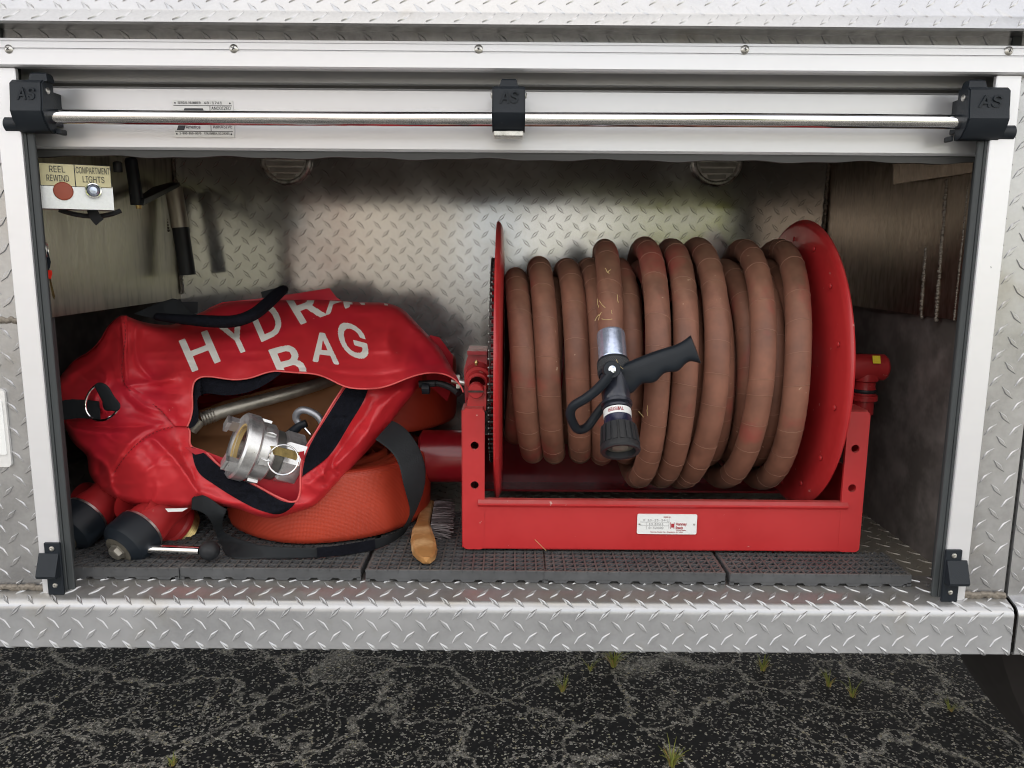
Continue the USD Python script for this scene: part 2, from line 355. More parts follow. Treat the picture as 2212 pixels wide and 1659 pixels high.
def ribbon(path, wdir, w, th=.002, n=0):
    """strap: path points, width direction at each point, width, thickness"""
    P = np.asarray(path, float); W = np.broadcast_to(np.asarray(wdir, float), P.shape).copy()
    if n:
        P0 = P; P = spline(P0, n); t = np.linspace(0, 1, len(P0)); W = np.stack([np.interp(np.linspace(0, 1, n), t, W[:, k]) for k in range(3)], 1)
    T = np.gradient(P, axis=0); T /= np.linalg.norm(T, axis=1, keepdims=True)
    W = W-T*np.sum(W*T, 1, keepdims=True); W /= np.linalg.norm(W, axis=1, keepdims=True); N = np.cross(T, W)
    w = np.broadcast_to(np.asarray(w, float), (len(P0) if n else len(P),))
    if n: w = np.interp(np.linspace(0, 1, n), np.linspace(0, 1, len(w)), w)
    V = np.concatenate([[P[i]-W[i]*w[i]/2-N[i]*th/2, P[i]+W[i]*w[i]/2-N[i]*th/2, P[i]+W[i]*w[i]/2+N[i]*th/2, P[i]-W[i]*w[i]/2+N[i]*th/2] for i in range(len(P))])
    f = grid_faces(len(P), 4); k = 4*(len(P)-1); f += [[0, 1, 2], [0, 2, 3], [k, k+2, k+1], [k, k+3, k+2]]
    m = trimesh.Trimesh(V, np.array(f)[:, ::-1], process=False); return m


def prism(poly, lo, hi, axis='y'):
    """2-D outline extruded between lo and hi along the axis; the outline's plane is (x, z) for y, (y, z) for x, (x, y) for z"""
    g = poly if isinstance(poly, Polygon) else Polygon(poly)
    m = trimesh.creation.extrude_polygon(g, hi-lo, engine='earcut'); v = np.array(m.vertices); h = v[:, 2]+lo
    f = np.array(m.faces)
    if axis == 'y': m = trimesh.Trimesh(np.c_[v[:, 0], h, v[:, 1]], f[:, ::-1], process=False)
    elif axis == 'x': m = trimesh.Trimesh(np.c_[h, v[:, 0], v[:, 1]], f, process=False)
    else: m = trimesh.Trimesh(np.c_[v[:, 0], v[:, 1], h], f, process=False)
    return m


def rrect(x0, z0, x1, z1, r): return shapely.box(x0+r, z0+r, x1-r, z1-r).buffer(r, quad_segs=5)


def text_on(text, height, o, ex, ez, depth=.0006, width=None, bold=False, centre=False):
    """lettering: baseline start o, reading direction ex, up ez"""
    t = meshkit.text_mesh(text, height, depth, bold); v = np.array(t.vertices)
    if width: v[:, 0] *= width/(v[:, 0].max())
    if centre: v[:, 0] -= v[:, 0].max()/2
    ex, ez = np.array(ex, float), np.array(ez, float); ey = np.cross(ex, ez)
    return trimesh.Trimesh(np.array(o)+v[:, :1]*ex+v[:, 1:2]*ez+v[:, 2:]*ey, t.faces, process=False)


XP, ZP = (1, 0, 0), (0, 0, 1)

# ------------------------------------------------------------------ raised lozenges of the tread plate
PITCH = .0331


def lozenge(cx, cy, sgn):
    L, W, h = .0235, .0068, .0013
    ts = [-1, -.55, -.12, .12, .55, 1]; hw = [0, .52, 1, .92, .5, 0]
    lower, upper = [], []
    for k, (t, w) in enumerate(zip(ts, hw)): lower.append((t*L/2, -w*W/2)); upper.append((t*L/2, hw[len(hw)-1-k]*W/2))
    ring = lower+upper[-2:0:-1]
    c, s = math.cos(math.pi/4*1.02), math.sin(math.pi/4*1.02)*sgn
    rot = lambda x, y: (cx+x*c-y*s, cy+x*s+y*c)
    base = [(*rot(x, y), -.0003) for x, y in ring]; top = [(*rot(x*.86, y*.55), h) for x, y in ring]
    n = len(ring); f = []
    for i in range(n): j = (i+1) % n; f += [[i, j, n+j], [i, n+j, n+i]]
    for i in range(1, n-1): f.append([n, n+i, n+i+1])
    return np.array(base+top), np.array(f)


def tread_flat(s0, s1, t0, t1, keep=None, ph=(0, 0)):
    V, Fs, k = [], [], 0
    for i in range(int(s0/PITCH)-2, int(s1/PITCH)+3):
        for j in range(int(t0/PITCH)-2, int(t1/PITCH)+3):
            for d, sg in ((0, 1), (.5, -1)):
                x, y = (i+d)*PITCH+ph[0], (j+d)*PITCH+ph[1]
                if s0+.002 < x < s1-.002 and t0+.004 < y < t1-.004 and (keep is None or keep(x, y)):
                    v, f = lozenge(x, y, sg); v[:, 0] = np.clip(v[:, 0], s0+.0004, s1-.0004); v[:, 1] = np.clip(v[:, 1], t0+.0004, t1-.0004)
                    V.append(v); Fs.append(f+k); k += len(v)
    return np.concatenate(V), np.concatenate(Fs)


def tread_profile(x0, x1, prof, ph=(0, 0), thick=.003, keep=None):
    """plate bent along prof, a list of (y, z) points from the inner to the outer edge; lozenges stand on the side to the right of travel"""
    prof = np.array(prof, float); T = np.r_[0, np.cumsum(np.linalg.norm(np.diff(prof, axis=0), axis=1))]
    tg = np.gradient(prof, T, axis=0); tg /= np.linalg.norm(tg, axis=1, keepdims=True); nm = np.c_[tg[:, 1], -tg[:, 0]]
    def mp(v):
        t = np.clip(v[:, 1], 0, T[-1]); p = np.stack([np.interp(t, T, prof[:, k]) for k in (0, 1)], 1); q = np.stack([np.interp(t, T, nm[:, k]) for k in (0, 1)], 1)
        p = p+q*v[:, 2:]
        return np.c_[v[:, 0], p]
    v, f = tread_flat(x0, x1, 0, T[-1], keep, ph)
    a = trimesh.Trimesh(mp(v), f, process=False)
    nx = 2; rows = []
    for h in (0, -thick):
        for t in T: rows += [(x0, t, h), (x1, t, h)]
    n = len(T); V = mp(np.array(rows)); fs = []
    for i in range(n-1):
        A = 2*i; fs += [[A, A+1, A+3], [A, A+3, A+2]]; B = 2*n+2*i; fs += [[B, B+3, B+1], [B, B+2, B+3]]
        fs += [[A, A+2, B+2], [A, B+2, B], [A+1, B+3, A+3], [A+1, B+1, B+3]]
    fs += [[0, 2*n+1, 1], [0, 2*n, 2*n+1]]; e = 2*n-2; fs += [[e, e+1, 2*n+e+1], [e, 2*n+e+1, 2*n+e]]
    base = trimesh.Trimesh(V, fs, process=False); trimesh.repair.fix_normals(base)
    a2 = trimesh.Trimesh(a.vertices, a.faces, process=False)
    if a2.volume < 0: a2.invert()
    return trimesh.util.concatenate([base, a2])


def tread_wall(x0, x1, z0, z1, y, ph=(0, 0), thick=.004, cut=None, bulge=0):
    """vertical tread plate facing -y"""
    keep = None if cut is None else (lambda x, z: not cut.contains(Point(x, z)))
    v, f = tread_flat(x0, x1, z0, z1, keep, ph)
    a = trimesh.Trimesh(np.c_[v[:, 0], y-v[:, 2], v[:, 1]], f, process=False)
    if a.volume < 0: a.invert()
    return trimesh.util.concatenate([cbox((x0, y, z0), (x1, y+thick, z1)), a])


# ================================================================== THE SETTING: ground
g = np.linspace(-1, 1, 41); gx = np.sign(g)*np.abs(g)**3*300
GX, GY = np.meshgrid(gx, gx); gv = np.c_[GX.ravel(), GY.ravel(), np.zeros(GX.size)]; gf = []
for i in range(40):
    for j in range(40): a = i*41+j; gf += [[a, a+1, a+42], [a, a+42, a+41]]
tag(build('ground', (gv, gf), ASPHALT, None, False), 'old black asphalt with pale stones and a net of worn cracks', 'ground', kind='structure')

# ================================================================== THE TRUCK
truck = thing('fire_truck', 'fire truck body clad in silver tread plate around an open compartment', 'truck')
ZF, ZT, ZS = .540, .905, 1.30           # compartment floor, shelf line of the side walls, ceiling
XL, XR, YB = -.672, .622, .58
# outer cladding left and right of the door frame, in front of the body
LW = tread_wall(-1.9, -.633, .908, 1.249, 0, (.011, .004)); build('side_panel', LW, TREAD, truck)
build('side_panel', tread_wall(-1.9, -.633, .535, .9045, 0, (.018, .013)), TREAD, truck)
build('side_panel', tread_wall(.616, .6785, .535, 1.249, 0, (.006, .01)), TREAD, truck)
build('side_panel', tread_wall(.684, 1.0, .535, 1.249, 0, (.012, .02)), TREAD, truck)
build('panel_joint', cbox((.6785, .004, .46), (.684, .012, 1.249)), UNDER, truck)
# top strip and the overhanging bent plate above it
build('upper_strip', tread_wall(-1.9, .676, 1.2495, 1.30, .004, (.0028, .01425)), TREAD, truck)
build('upper_strip', tread_wall(.681, 1.9, 1.2495, 1.30, .004, (.0028, .01425)), TREAD, truck)
LP = [(.06, 1.47), (.02, 1.36), (-.022, 1.2815), (-.027, 1.2775), (-.040, 1.2618), (-.0385, 1.2605)]
lt = np.r_[0, np.cumsum(np.linalg.norm(np.diff(np.array(LP[:-1]), axis=0), axis=1))]
build('bent_ledge', tread_profile(-1.9, 1.9, LP[:-1], (-.5935+17.5*PITCH, (lt[-1]+lt[-2])/2-.0012-.5*PITCH), .0035), TREAD, truck)
build('ledge_underside', cbox((-1.9, -.036, 1.2635), (1.9, .004, 1.2665)), TREAD, truck)
# door header extrusion with grooves and its screws
hd = MB(); prof = [(-.012, 1.2165), (-.015, 1.2185), (-.015, 1.2355), (-.0132, 1.2362), (-.0132, 1.237), (-.015, 1.2378), (-.015, 1.2442), (-.0128, 1.2446), (-.0128, 1.2456), (-.014, 1.246), (-.014, 1.2488), (-.0125, 1.2495), (.0, 1.2495), (.0, 1.2165)]
hd.add(prism(prof, -1.2, .70, 'x')); hdr = hd.build('door_header', ANOD, truck)
for u, v in ((19, 106), (505, 105), (1034, 106), (1609, 107), (2179, 110)):
    p = at(u, v, -.015); s = MB()
    s.add(lathe([(-.001, .0053), (.0006, .0052), (.0017, .0041), (.0024, .0022), (.0026, 0)], p, (0, -1, 0), 20))
    sc = s.build('screw', STEEL, hdr)
    a = rnd.random()*1.5; k = MB()
    for d in (0, math.pi/2):
        c, q = math.cos(a+d)*.0022, math.sin(a+d)*.0022
        k.tube([p+np.array([-c, -.0025, -q]), p+np.array([c, -.0025, q])], .0006, 6)
    k.build('screw_slot', INK, hdr)
# door frame: jambs of pale extrusion and the black track seals
for sx, xo, xi, xb in ((-1, -.6385, -.6105, -.5975), (1, .6205, .5895, .5780)):
    j = MB(); j.box((xo, -.009, .532), (xi, -.001, 1.2165), .0012); build('door_jamb', j.mesh(), ANOD, truck)
    j = MB(); j.box((xi, -.005, .532), (xi+(xb-xi)*.3, .004, 1.19), .0008); j.box((xi+(xb-xi)*.3, -.0035, .532), (xb, .0015, 1.19), .001); j.box((xo, .0, .532), (xo+(xi-xo)*.35, .06, 1.29)); build('track_seal', j.mesh(), BLACK_TRACK, truck)
# white painted patch on the left cladding
w = MB(); pa, pb = at(-40, 840, -.002), at(28, 1008, -.002)
w.add(prism(rrect(pa[0], pb[2], pb[0], pa[2], .006), -.0045, -.0005)); wp = w.build('cover_plate', PLATE_ALU, truck)
w = MB(); w.add(prism(rrect(pa[0]+.004, pb[2]+.017, pb[0]-.004, pa[2]-.014, .003), -.0056, -.004)); w.build('cover_panel', PLATE_WHITE, truck)
# sill and running step
R_ = .016
SP = [(.62, ZF)]+[(y, ZF) for y in (.30, .15, .06, .02)]+[(.0, ZF-.002), (-.014, ZF-.007)]
c0 = (-.014, ZF-.007)
for k in range(0, 9):
    a = math.radians(70-k*(70/8)); SP.append((-.0165-R_*math.cos(a)+R_*math.cos(math.radians(70)), ZF-.0225+R_*math.sin(a)))
SP.append((SP[-1][0], .4655)); SP.append((SP[-1][0]+.004, .4625)); SP.append((SP[-1][0]+.03, .4625))
FL = [p for p in SP if p[0] > .061]; FR = [p for p in SP if p[0] <= .061]
build('floor_plate', tread_profile(XL-.16, XR+.05, [(.62, ZF), (.35, ZF), (.06, ZF)], (.0, .01)), TREAD_DIRTY, truck)
build('step_plate', tread_profile(-1.9, .6785, FR, (.012, .0145)), TREAD_STEP, truck)
build('step_plate', tread_profile(.6845, 1.3, FR, (.0, .0145)), TREAD, truck)
b_ = MB()
for k in range(60):                      # hand-laid weld along the cladding's foot, left and right
    for x0, x1 in ((-.75, -.615), (.60, .676)):
        t = (k+rnd.random())/60; x = x0+(x1-x0)*t
        b_.add(trimesh.creation.icosphere(1, .0045+.002*rnd.random())); b_.p[-1].apply_scale((1, .6, .7)); b_.p[-1].apply_translation((x, -.004, ZF-.002+.004*rnd.random()))
b_.build('weld_bead', WELD, truck)
b_ = MB()
for k in range(50):
    x = -.80+.17*k/50; b_.add(trimesh.creation.icosphere(1, .004+.002*rnd.random())); b_.p[-1].apply_scale((1, .5, .9)); b_.p[-1].apply_translation((x, .0, .9062+.003*(rnd.random()-.5)))
b_.build('weld_bead', WELD, truck)
# inside of the compartment
build('back_wall', tread_wall(XL, XR, .53, ZS, YB, (.010, .006)), TREAD_IN, truck)
l = MB(); l.add(hull([(XL+.046*0, YB, ZT-.003), (XL-.003, YB, ZT-.003), (XL, YB, ZS), (XL-.003, YB, ZS), (-.626, .05, ZT+.004), (-.629, .05, ZT+.004), (-.626, .05, ZS), (-.629, .05, ZS)]))
l.add(hull([(XL, YB, ZT-.003), (-.626, .05, ZT+.004), (XL-.02, YB, ZT-.003), (-.646, .05, ZT+.004), (XL, YB, ZT-.006), (-.626, .05, ZT+.001)]))
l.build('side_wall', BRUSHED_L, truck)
build('recess_wall', cbox((XL-.16, .06, .53), (XL-.155, YB+.01, ZT+.01)), DARK_SHEET, truck)  # recess sheets are coloured dark to stand in for shade there
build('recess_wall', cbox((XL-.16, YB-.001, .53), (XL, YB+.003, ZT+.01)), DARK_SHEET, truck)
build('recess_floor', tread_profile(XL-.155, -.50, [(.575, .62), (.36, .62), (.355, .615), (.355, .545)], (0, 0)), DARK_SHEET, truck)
r = MB(); r.add(hull([(XR, YB, ZT), (XR+.004, YB, ZT), (XR, YB, ZS), (XR+.004, YB, ZS), (.626, .05, ZT+.004), (.63, .05, ZT+.004), (.626, .05, ZS), (.63, .05, ZS)]))
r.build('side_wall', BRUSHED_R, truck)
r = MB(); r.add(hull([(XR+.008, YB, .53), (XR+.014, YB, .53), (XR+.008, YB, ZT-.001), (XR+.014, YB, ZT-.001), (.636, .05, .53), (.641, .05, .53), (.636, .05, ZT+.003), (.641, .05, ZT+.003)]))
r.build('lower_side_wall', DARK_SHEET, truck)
r = MB(); a, b, c, d = at(1935, 398, .27), at(2112, 372, .075), at(2112, 330, .075), at(1935, 330, .27)
r.add(hull([(q[0]-e, q[1], q[2]) for q in (a, b, c, d) for e in (0, .004)])); r.build('corner_gusset', BRUSHED_R, truck)


def weld_line(p0, p1, n, rad, name='weld_bead'):
    p0, p1 = np.array(p0), np.array(p1); m = MB()
    n = int(n*1.9)
    for k in range(n):
        s = trimesh.creation.icosphere(1, .85*rad*(.75+.5*rnd.random())); s.apply_scale((.8, .8, .75)); s.apply_translation(p0+(p1-p0)*(k+.5*rnd.random())/n+rad*.35*(rng.random(3)-.5)); m.add(s)
    m.build(name, WELD, truck)


weld_line((XL+.003, YB-.003, ZS-.1), (XL+.003, YB-.003, .91), 60, .0045)
weld_line((XR-.003, YB-.003, ZS-.1), (XR-.003, YB-.003, .93), 60, .0048)
for (u0, v0, u1, v1, X, rad, n) in ((2046, 390, 2022, 692, .6255, .0042, 70), (2001, 535, 1990, 685, .6255, .0042, 36), (2092, 405, 2062, 692, .6265, .0030, 60)):
    def onx(u, v, X):
        d = fw*F+rt*(u-1106)-up*(v-829.5); return CAM+d*X/d[0]
    weld_line(onx(u0, v0, X), onx(u1, v1, X), n, rad)
build('ceiling', cbox((-.66, .055, ZS), (.66, YB, ZS+.004)), BRUSHED_R, truck)
build('unseen_door_baffle', cbox((-.66, .062, 1.16), (.66, .066, ZS)), BRUSHED_L, truck)  # unseen sheet behind the door, placed to darken the back wall's top
# rest of the truck, out of the picture but shading and closing the place
build('upper_body', cbox((-3.2, .06, 1.47), (3.0, 2.35, 2.95), .05), mat('white_body_paint', (.66, .66, .66), .3, 0, .02, 3, coat=.5), truck)
bx = MB(); bx.box((-3.2, .63, .60), (3.0, 2.3, 1.47)); bx.box((-3.2, .006, .60), (-.86, .63, 1.47)); bx.box((.70, .02, .56), (1.0, .63, 1.47)); bx.box((-.86, .06, 1.31), (.70, .63, 1.47)); bx.build('inner_body', UNDER, truck)
build('underbody', cbox((-3.2, .02, .50), (.72, 2.3, .53)), UNDER, truck)
cx, R = 1.275, .505
ty = MB(); ty.add(lathe([(-.12, .30), (-.125, .40), (-.115, .47), (-.09, .497), (0, R), (.09, .497), (.115, .47), (.125, .40), (.12, .30)], (cx, .26, R), (0, 1, 0), 72))
tyr = ty.build('wheel', TYRE, truck)
build('rim', lathe([(-.10, .30), (-.06, .27), (-.05, .12), (-.09, .09), (-.09, 0)], (cx, .26, R), (0, 1, 0), 40), STEEL, truck)

# ================================================================== ROLL-UP DOOR
door = thing('roll_up_door', 'raised silver roll-up door with a chrome lift bar across the compartment top', 'door')
YD = .035
dz0, dz1 = 1.1255, 1.204
d = MB(); d.add(prism([(YD, dz0), (YD-.003, dz0+.003), (YD-.003, dz0+.05), (YD-.0036, dz0+.052), (YD-.0036, dz1-.004), (YD-.001, dz1-.001), (YD+.014, dz1-.001), (YD+.014, dz0)], -.632, .615, 'x')); d.build('bottom_slat', ANOD, door)
d = MB(); d.add(prism([(YD+.002, 1.2075), (YD-.002, 1.2095), (YD-.001, 1.222), (YD+.004, 1.24), (YD+.016, 1.24), (YD+.014, 1.2075)], -.632, .615, 'x')); d.build('slat', ANOD, door)
build('slat_seal', cbox((-.632, YD+.004, 1.2015), (.615, YD+.010, 1.209)), RUBBER_GREY, door)
s = MB(); n = 160; xs = np.linspace(-.632, .615, n); zb = dz0-.0085-.0012*np.sin(xs*38)-.0007*np.sin(xs*91+1)
V = np.concatenate([[(x, YD+.001, dz0-.0005), (x, YD+.001, z), (x, YD+.009, z), (x, YD+.009, dz0-.0005)] for x, z in zip(xs, zb)]); s.add(trimesh.Trimesh(V, np.array(grid_faces(n, 4))[:, ::-1], process=False)); s.build('bottom_seal', RUBBER_GREY, door)
ZB = at(1106, 258, -.006)[2]
d = MB(); d.tube([(x, -.006, ZB+.0012*math.sin(x*4)) for x in np.linspace(-.592, .572, 30)], .0088, 28); d.build('lift_bar', CHROME, door)


def bracket(xa, xb, za, zb, side):
    """moulded black end block: side -1 left, 1 right, 0 middle"""
    w = xb-xa; m = MB()
    yf, yb = -.024, .000
    h = za-zb
    pr = [(yb, za), (yf+.006, za-.001), (yf+.001, za-.005), (yf-.001, za-h*.45), (yf-.003, za-h*.62), (yf+.001, za-h*.78), (yf+.010, zb+.003), (yf+.016, zb), (yb, zb)]
    m.add(prism(pr, xa+.002, xb-.002, 'x')); m.add(prism([(y*.96+.0006, z*.985+.015*(za+zb)/2) for y, z in pr], xa, xb, 'x'))
    m.box((xa+w*.2, -.004, zb+h*.2), (xb-w*.2, YD-.003, za-h*.15)); bk = m.build('lift_bracket', BLACK_PLASTIC, door)
    k = MB(); cxk = (xa+xb)/2+(-.012*side if side else .0)*-1*-1
    k.add(hull([(cxk+sx*wd, y, z) for z, wd, y0, y1 in ((za-.002, .0115, -.017, .0), (za+.0065, .0098, -.015, -.001), (za+.0085, .0082, -.013, -.002)) for sx in (-1, 1) for y in (y0, y1)])); k.build('bracket_knob', BLACK_PLASTIC, door)
    e = MB(); ex = np.array([1, 0, 0]); ez = np.array([.18, 0, 1.0])
    e.add(text_on('AS', .0135, ((xa+xb)/2+.000, yf-.0002, za-h*.40), ex, (0.12, -.04, 1), .0014, w*.55, True, True)); e.build('emblem', BLACK_PLASTIC, door)
    for sx in ((-1, 1) if side == 0 else (-side,)):
        x = xa if sx < 0 else xb
        q = np.array([x, -.012, za-h*.2]); build('bracket_screw', lathe([(-.001, .0042), (.001, .004), (.002, .0026), (.0023, 0)], q, (sx, 0, 0), 16), STEEL, door)
    if side:
        x0 = xa if side < 0 else xb
        build('lift_bar_end', tube([(x0-side*.012, -.005, zb+.010), (x0+side*.017, -.005, zb+.010), (x0+side*.0185, -.005, zb+.010)], [.0093, .0093, .0075], 20), BLACK_PLASTIC, door)
        build('bracket_lip', cbox((x0-side*w-.002*side-.001, -.004, zb-.0005), (x0-side*w-side*.007, .012, zb+.006), .001), BLACK_PLASTIC, door)
    else:
        build('bracket_foot', cbox((xa+.002, -.014, zb-.006), (xb-.002, .012, zb+.001), .001), STEEL, door)


p0, p1 = at(16, 168, -.024), at(98, 283, -.024); bracket(p0[0], p1[0], p0[2], p1[2], -1)
p0, p1 = at(1063, 182, -.024), at(1134, 281, -.024); bracket(p0[0], p1[0], p0[2], p1[2], 0)
p0, p1 = at(2096, 184, -.024), at(2175, 300, -.024); bracket(p0[0], p1[0], p0[2], p1[2], 1)
# makers' plate on the door
p0, p1 = at(372, 216, YD-.004), at(507, 297, YD-.004); yp = YD-.0046
x0, x1, z0, z1 = p0[0], p1[0], p1[2], p0[2]
pl = build('serial_plate', prism(rrect(x0, z0, x1, z1, .002), yp, yp+.0014), PLATE_ALU, door)
t = MB(); W = x1-x0; H = z1-z0
def put(txt, fx, fz, h, w, bold=False): t.add(text_on(txt, h, (x0+W*fx, yp+.0002, z0+H*fz), XP, ZP, .0006, w, bold))
put('SERIAL NUMBER', .09, .895, .0030, W*.38); put('48-1741', .52, .895, .0030, W*.30)
put('ANODIZED', .64, .74, .0040, W*.32); put('DO NOT PAINT', .64, .58, .003, W*.30); put('USE NO', .70, .36, .0036, W*.22); put('ABRASIVE', .65, .245, .0042, W*.32)
put('America', .20, .235, .0042, W*.24); put('1-800-850-8070', .09, .075, .0026, W*.36); put('COLUMBIA, SC 29201', .50, .075, .0026, W*.42)
t.box((x0+W*.615, yp-.0004, z0+H*.17), (x0+W*.622, yp+.0002, z0+H*.84)); t.box((x0+W*.02, yp-.0004, z0+H*.845), (x0+W*.98, yp+.0002, z0+H*.86)); t.box((x0+W*.02, yp-.0004, z0+H*.15), (x0+W*.98, yp+.0002, z0+H*.165))
t.add(prism([(x0+W*.05, z0+H*.19), (x0+W*.17, z0+H*.19), (x0+W*.22, z0+H*.38), (x0+W*.46, z0+H*.38), (x0+W*.55, z0+H*.5), (x0+W*.5, z0+H*.78), (x0+W*.2, z0+H*.78)], yp-.0004, yp+.0002))
for fx in (.045, .95):
    for fz in (.085, .92): t.add(lathe([(0, .0011), (.0006, .0008), (.0007, 0)], (x0+W*fx, yp, z0+H*fz), (0, -1, 0), 10))
t.build('plate_print', INK, door)

# ================================================================== DOOR CATCHES at the jamb feet
for sd, lab in ((-1, 'black plastic door catch at the foot of the left door jamb'), (1, 'black plastic door catch at the foot of the right door jamb')):
    o = thing('door_catch', lab, 'catch')
    xa, xb = ((-.6285, -.607) if sd < 0 else (.586, .608)); xw0, xw1 = ((xa-.006, xb-.001) if sd < 0 else (xa+.001, xb+.006))
    m = MB(); m.box((xa, -.0135, .5335), (xb, -.009, .608), .001); m.build('back_plate', BLACK_PLASTIC, o)
    m = MB(); m.add(hull([(x, y, z) for x in (xw0, xw1) for y, z in ((-.0135, .594), (-.0135, .562), (-.026, .562), (-.028, .566), (-.016, .594))])); m.build('wedge', BLACK_PLASTIC, o)
    for z in (.600, .5475): build('rivet', lathe([(0, .0036), (.001, .0032), (.0014, .0016), (.0008, .0012), (.0008, 0)], ((xa+xb)/2, -.0135, z), (0, -1, 0), 16), STEEL, o)

# ================================================================== COMPARTMENT LIGHTS
for u, v, lab in ((618, 344, 'round louvred compartment light on the back wall above the bag'), (1548, 346, 'round louvred compartment light on the back wall above the hose reel')):
    c = at(u, v, YB-.003); o = thing('compartment_light', lab, 'light')
    Rr = .0495
    m = MB(); m.add(torus(c+np.array([0, -.004, 0]), (0, 1, 0), Rr-.004, .0055, 48, 10)); m.build('bezel', STEEL, o)
    m = MB(); m.add(lathe([(0, Rr-.006), (.003, Rr-.008), (.004, 0)], c, (0, -1, 0), 40)); m.build('reflector', LENS, o)
    for k in range(-3, 4):
        z = k*.0118; hw = math.sqrt(max((Rr-.009)**2-z*z, 1e-6))
        m = MB(); m.add(hull([(c[0]+sx*(hw-e), c[1]+y, c[2]+z+zz_) for sx in (-1, 1) for y, zz_, e in ((-.004, .0065, .001), (-.013, -.003, .003), (-.014, -.0022, .003), (-.005, .0072, .001))])); m.build('louvre', LENS, o)

# ================================================================== CONTROL BOX
cb = thing('control_box', 'small aluminium switch box labelled for reel rewind and compartment lights', 'switch box')
A, B = at(62, 392, .022), at(243, 402, .066)
ex = B-A; ex[2] = 0; Wb = np.linalg.norm(ex); ex /= Wb; ez = np.array([0, 0, 1.0]); ey = np.cross(ez, ex)
zt, zb_ = (A[2]+B[2])/2-.002, at(243, 454, .066)[2]
def BL(a, b, c): return np.array([A[0], A[1], 0])+ex*a*1.0+ey*b+ez*c
def lbox(a0, a1, b0, b1, c0, c1): return hull([BL(a, b, c) for a in (a0, a1) for b in (b0, b1) for c in (c0, c1)])
build('box_body', lbox(0, Wb, 0, .045, zb_, zt), mat('box_aluminium', (.68, .70, .72), .35, .75, .05, 20, bump=.04), cb)
lh = .0265; m1 = at(161, 370, .046); f = np.dot(m1-A, ex)
def label(a0, a1, lines, side):
    lp = build('label_plate', lbox(a0+.0006, a1-.0006, -.0014, .0004, zt-.001, zt+lh), LABEL_GOLD, cb)
    build('label_border', lbox(a0, a1, -.0008, .0002, zt-.0016, zt+lh+.0006), INK, cb)
    t = MB()
    for k, (s, w) in enumerate(lines):
        t.add(text_on(s, .0080, BL((a0+a1)/2, -.0015, zt+lh*.60-k*lh*.43), ex, ez, .0006, w, False, True))
    t.build('label_lettering', INK, cb)
label(f*.24, f, (('REEL', .0185), ('REWIND', .026)), 0)
label(f, Wb-.001, (('COMPARTMENT', f*0+(Wb-f)*.92), ('LIGHTS', .026)), 1)
q = np.dot(at(137, 413, .041)-A, ex); zq = at(137, 413, .041)[2]
build('rewind_button', lathe([(-.001, .0118), (.002, .0117), (.0032, .0106), (.0036, .006), (.0036, 0)], BL(q, 0, zq), -ey, 32), RED_BUTTON, cb)
q = np.dot(at(202, 412, .056)-A, ex); zq = at(202, 412, .056)[2]
build('button_ring', lathe([(-.001, .0108), (.004, .0105), (.0065, .0095), (.0066, .0082), (.004, .0078)], BL(q, 0, zq), -ey, 32), CHROME, cb)
build('light_switch', lathe([(.003, .0080), (.0065, .0072), (.0085, .0045), (.009, 0)], BL(q, 0, zq), -ey, 28), CHROME_WORN_SKY, cb)
m = MB(); m.tube(spline([BL(.03, .03, zb_), BL(.05, .03, zb_-.006), BL(.08, .03, zb_-.007), BL(.105, .03, zb_+.001)], 14), .0032, 8); m.build('cable', BLACK_RUBBER, cb)
build('tape_end', ribbon([at(199, 452, .072), at(207, 470, .072), at(216, 480, .074)], [(1, 0, .35)]*3, .0145, .0012, 8), BLACK_RUBBER, cb)
build('cable_gland', lathe([(0, .006), (.012, .006), (.014, .0045), (.014, 0)], BL(.105, .03, zt+lh-.004), (0, 0, 1), 16), BLACK_RUBBER, cb)

# ================================================================== REEL CRANK in its holder
ck = thing('reel_crank', 'black hand crank in a grey tube holder at the rear left corner', 'crank')
yk = .50
m = MB(); m.tube([at(282, 341, .30), at(283, 347, .30), at(292, 405, .305), at(297, 442, .308)], [.0078, .0098, .0100, .0108], 18); m.build('crank_grip', BLACK_PLASTIC, ck)
m = MB(); m.add(hull([at(u, v, y) for u, v, y in ((283, 436, .30), (285, 442, .30), (310, 444, .30), (390, 402, yk), (388, 394, yk), (365, 394, yk), (330, 404, .40), (312, 430, .30))]+[at(u, v, y) for u, v, y in ((285, 439, .315), (308, 441, .315), (388, 400, yk+.01), (370, 396, yk+.01))])); m.build('crank_arm', BLACK_PLASTIC, ck)
m = MB(); m.tube([at(374, 404, yk), at(377, 420, yk), at(384, 460, yk), at(389, 492, yk)], .0160, 28); m.build('holder_tube', mat('grey_tube', (.34, .31, .26), .45, .8, .12, 14), ck)
m = MB(); m.tube([at(386, 470, yk), at(391, 500, yk), at(405, 594, yk-.002)], .0152, 24); m.build('crank_shaft', BLACK_RUBBER, ck)
build('grip_nut', tube([at(299, 441, .308), at(300, 451, .308)], [.005, .004], 10), BRASS, ck)
m = MB()
for k in range(14): s = trimesh.creation.icosphere(1, .0052); s.apply_scale((1, .8, .55)); s.apply_translation(at(345+k*1.3, 420+k*6, yk+.03)); m.add(s)
m.build('holder_weld', WELD, ck)

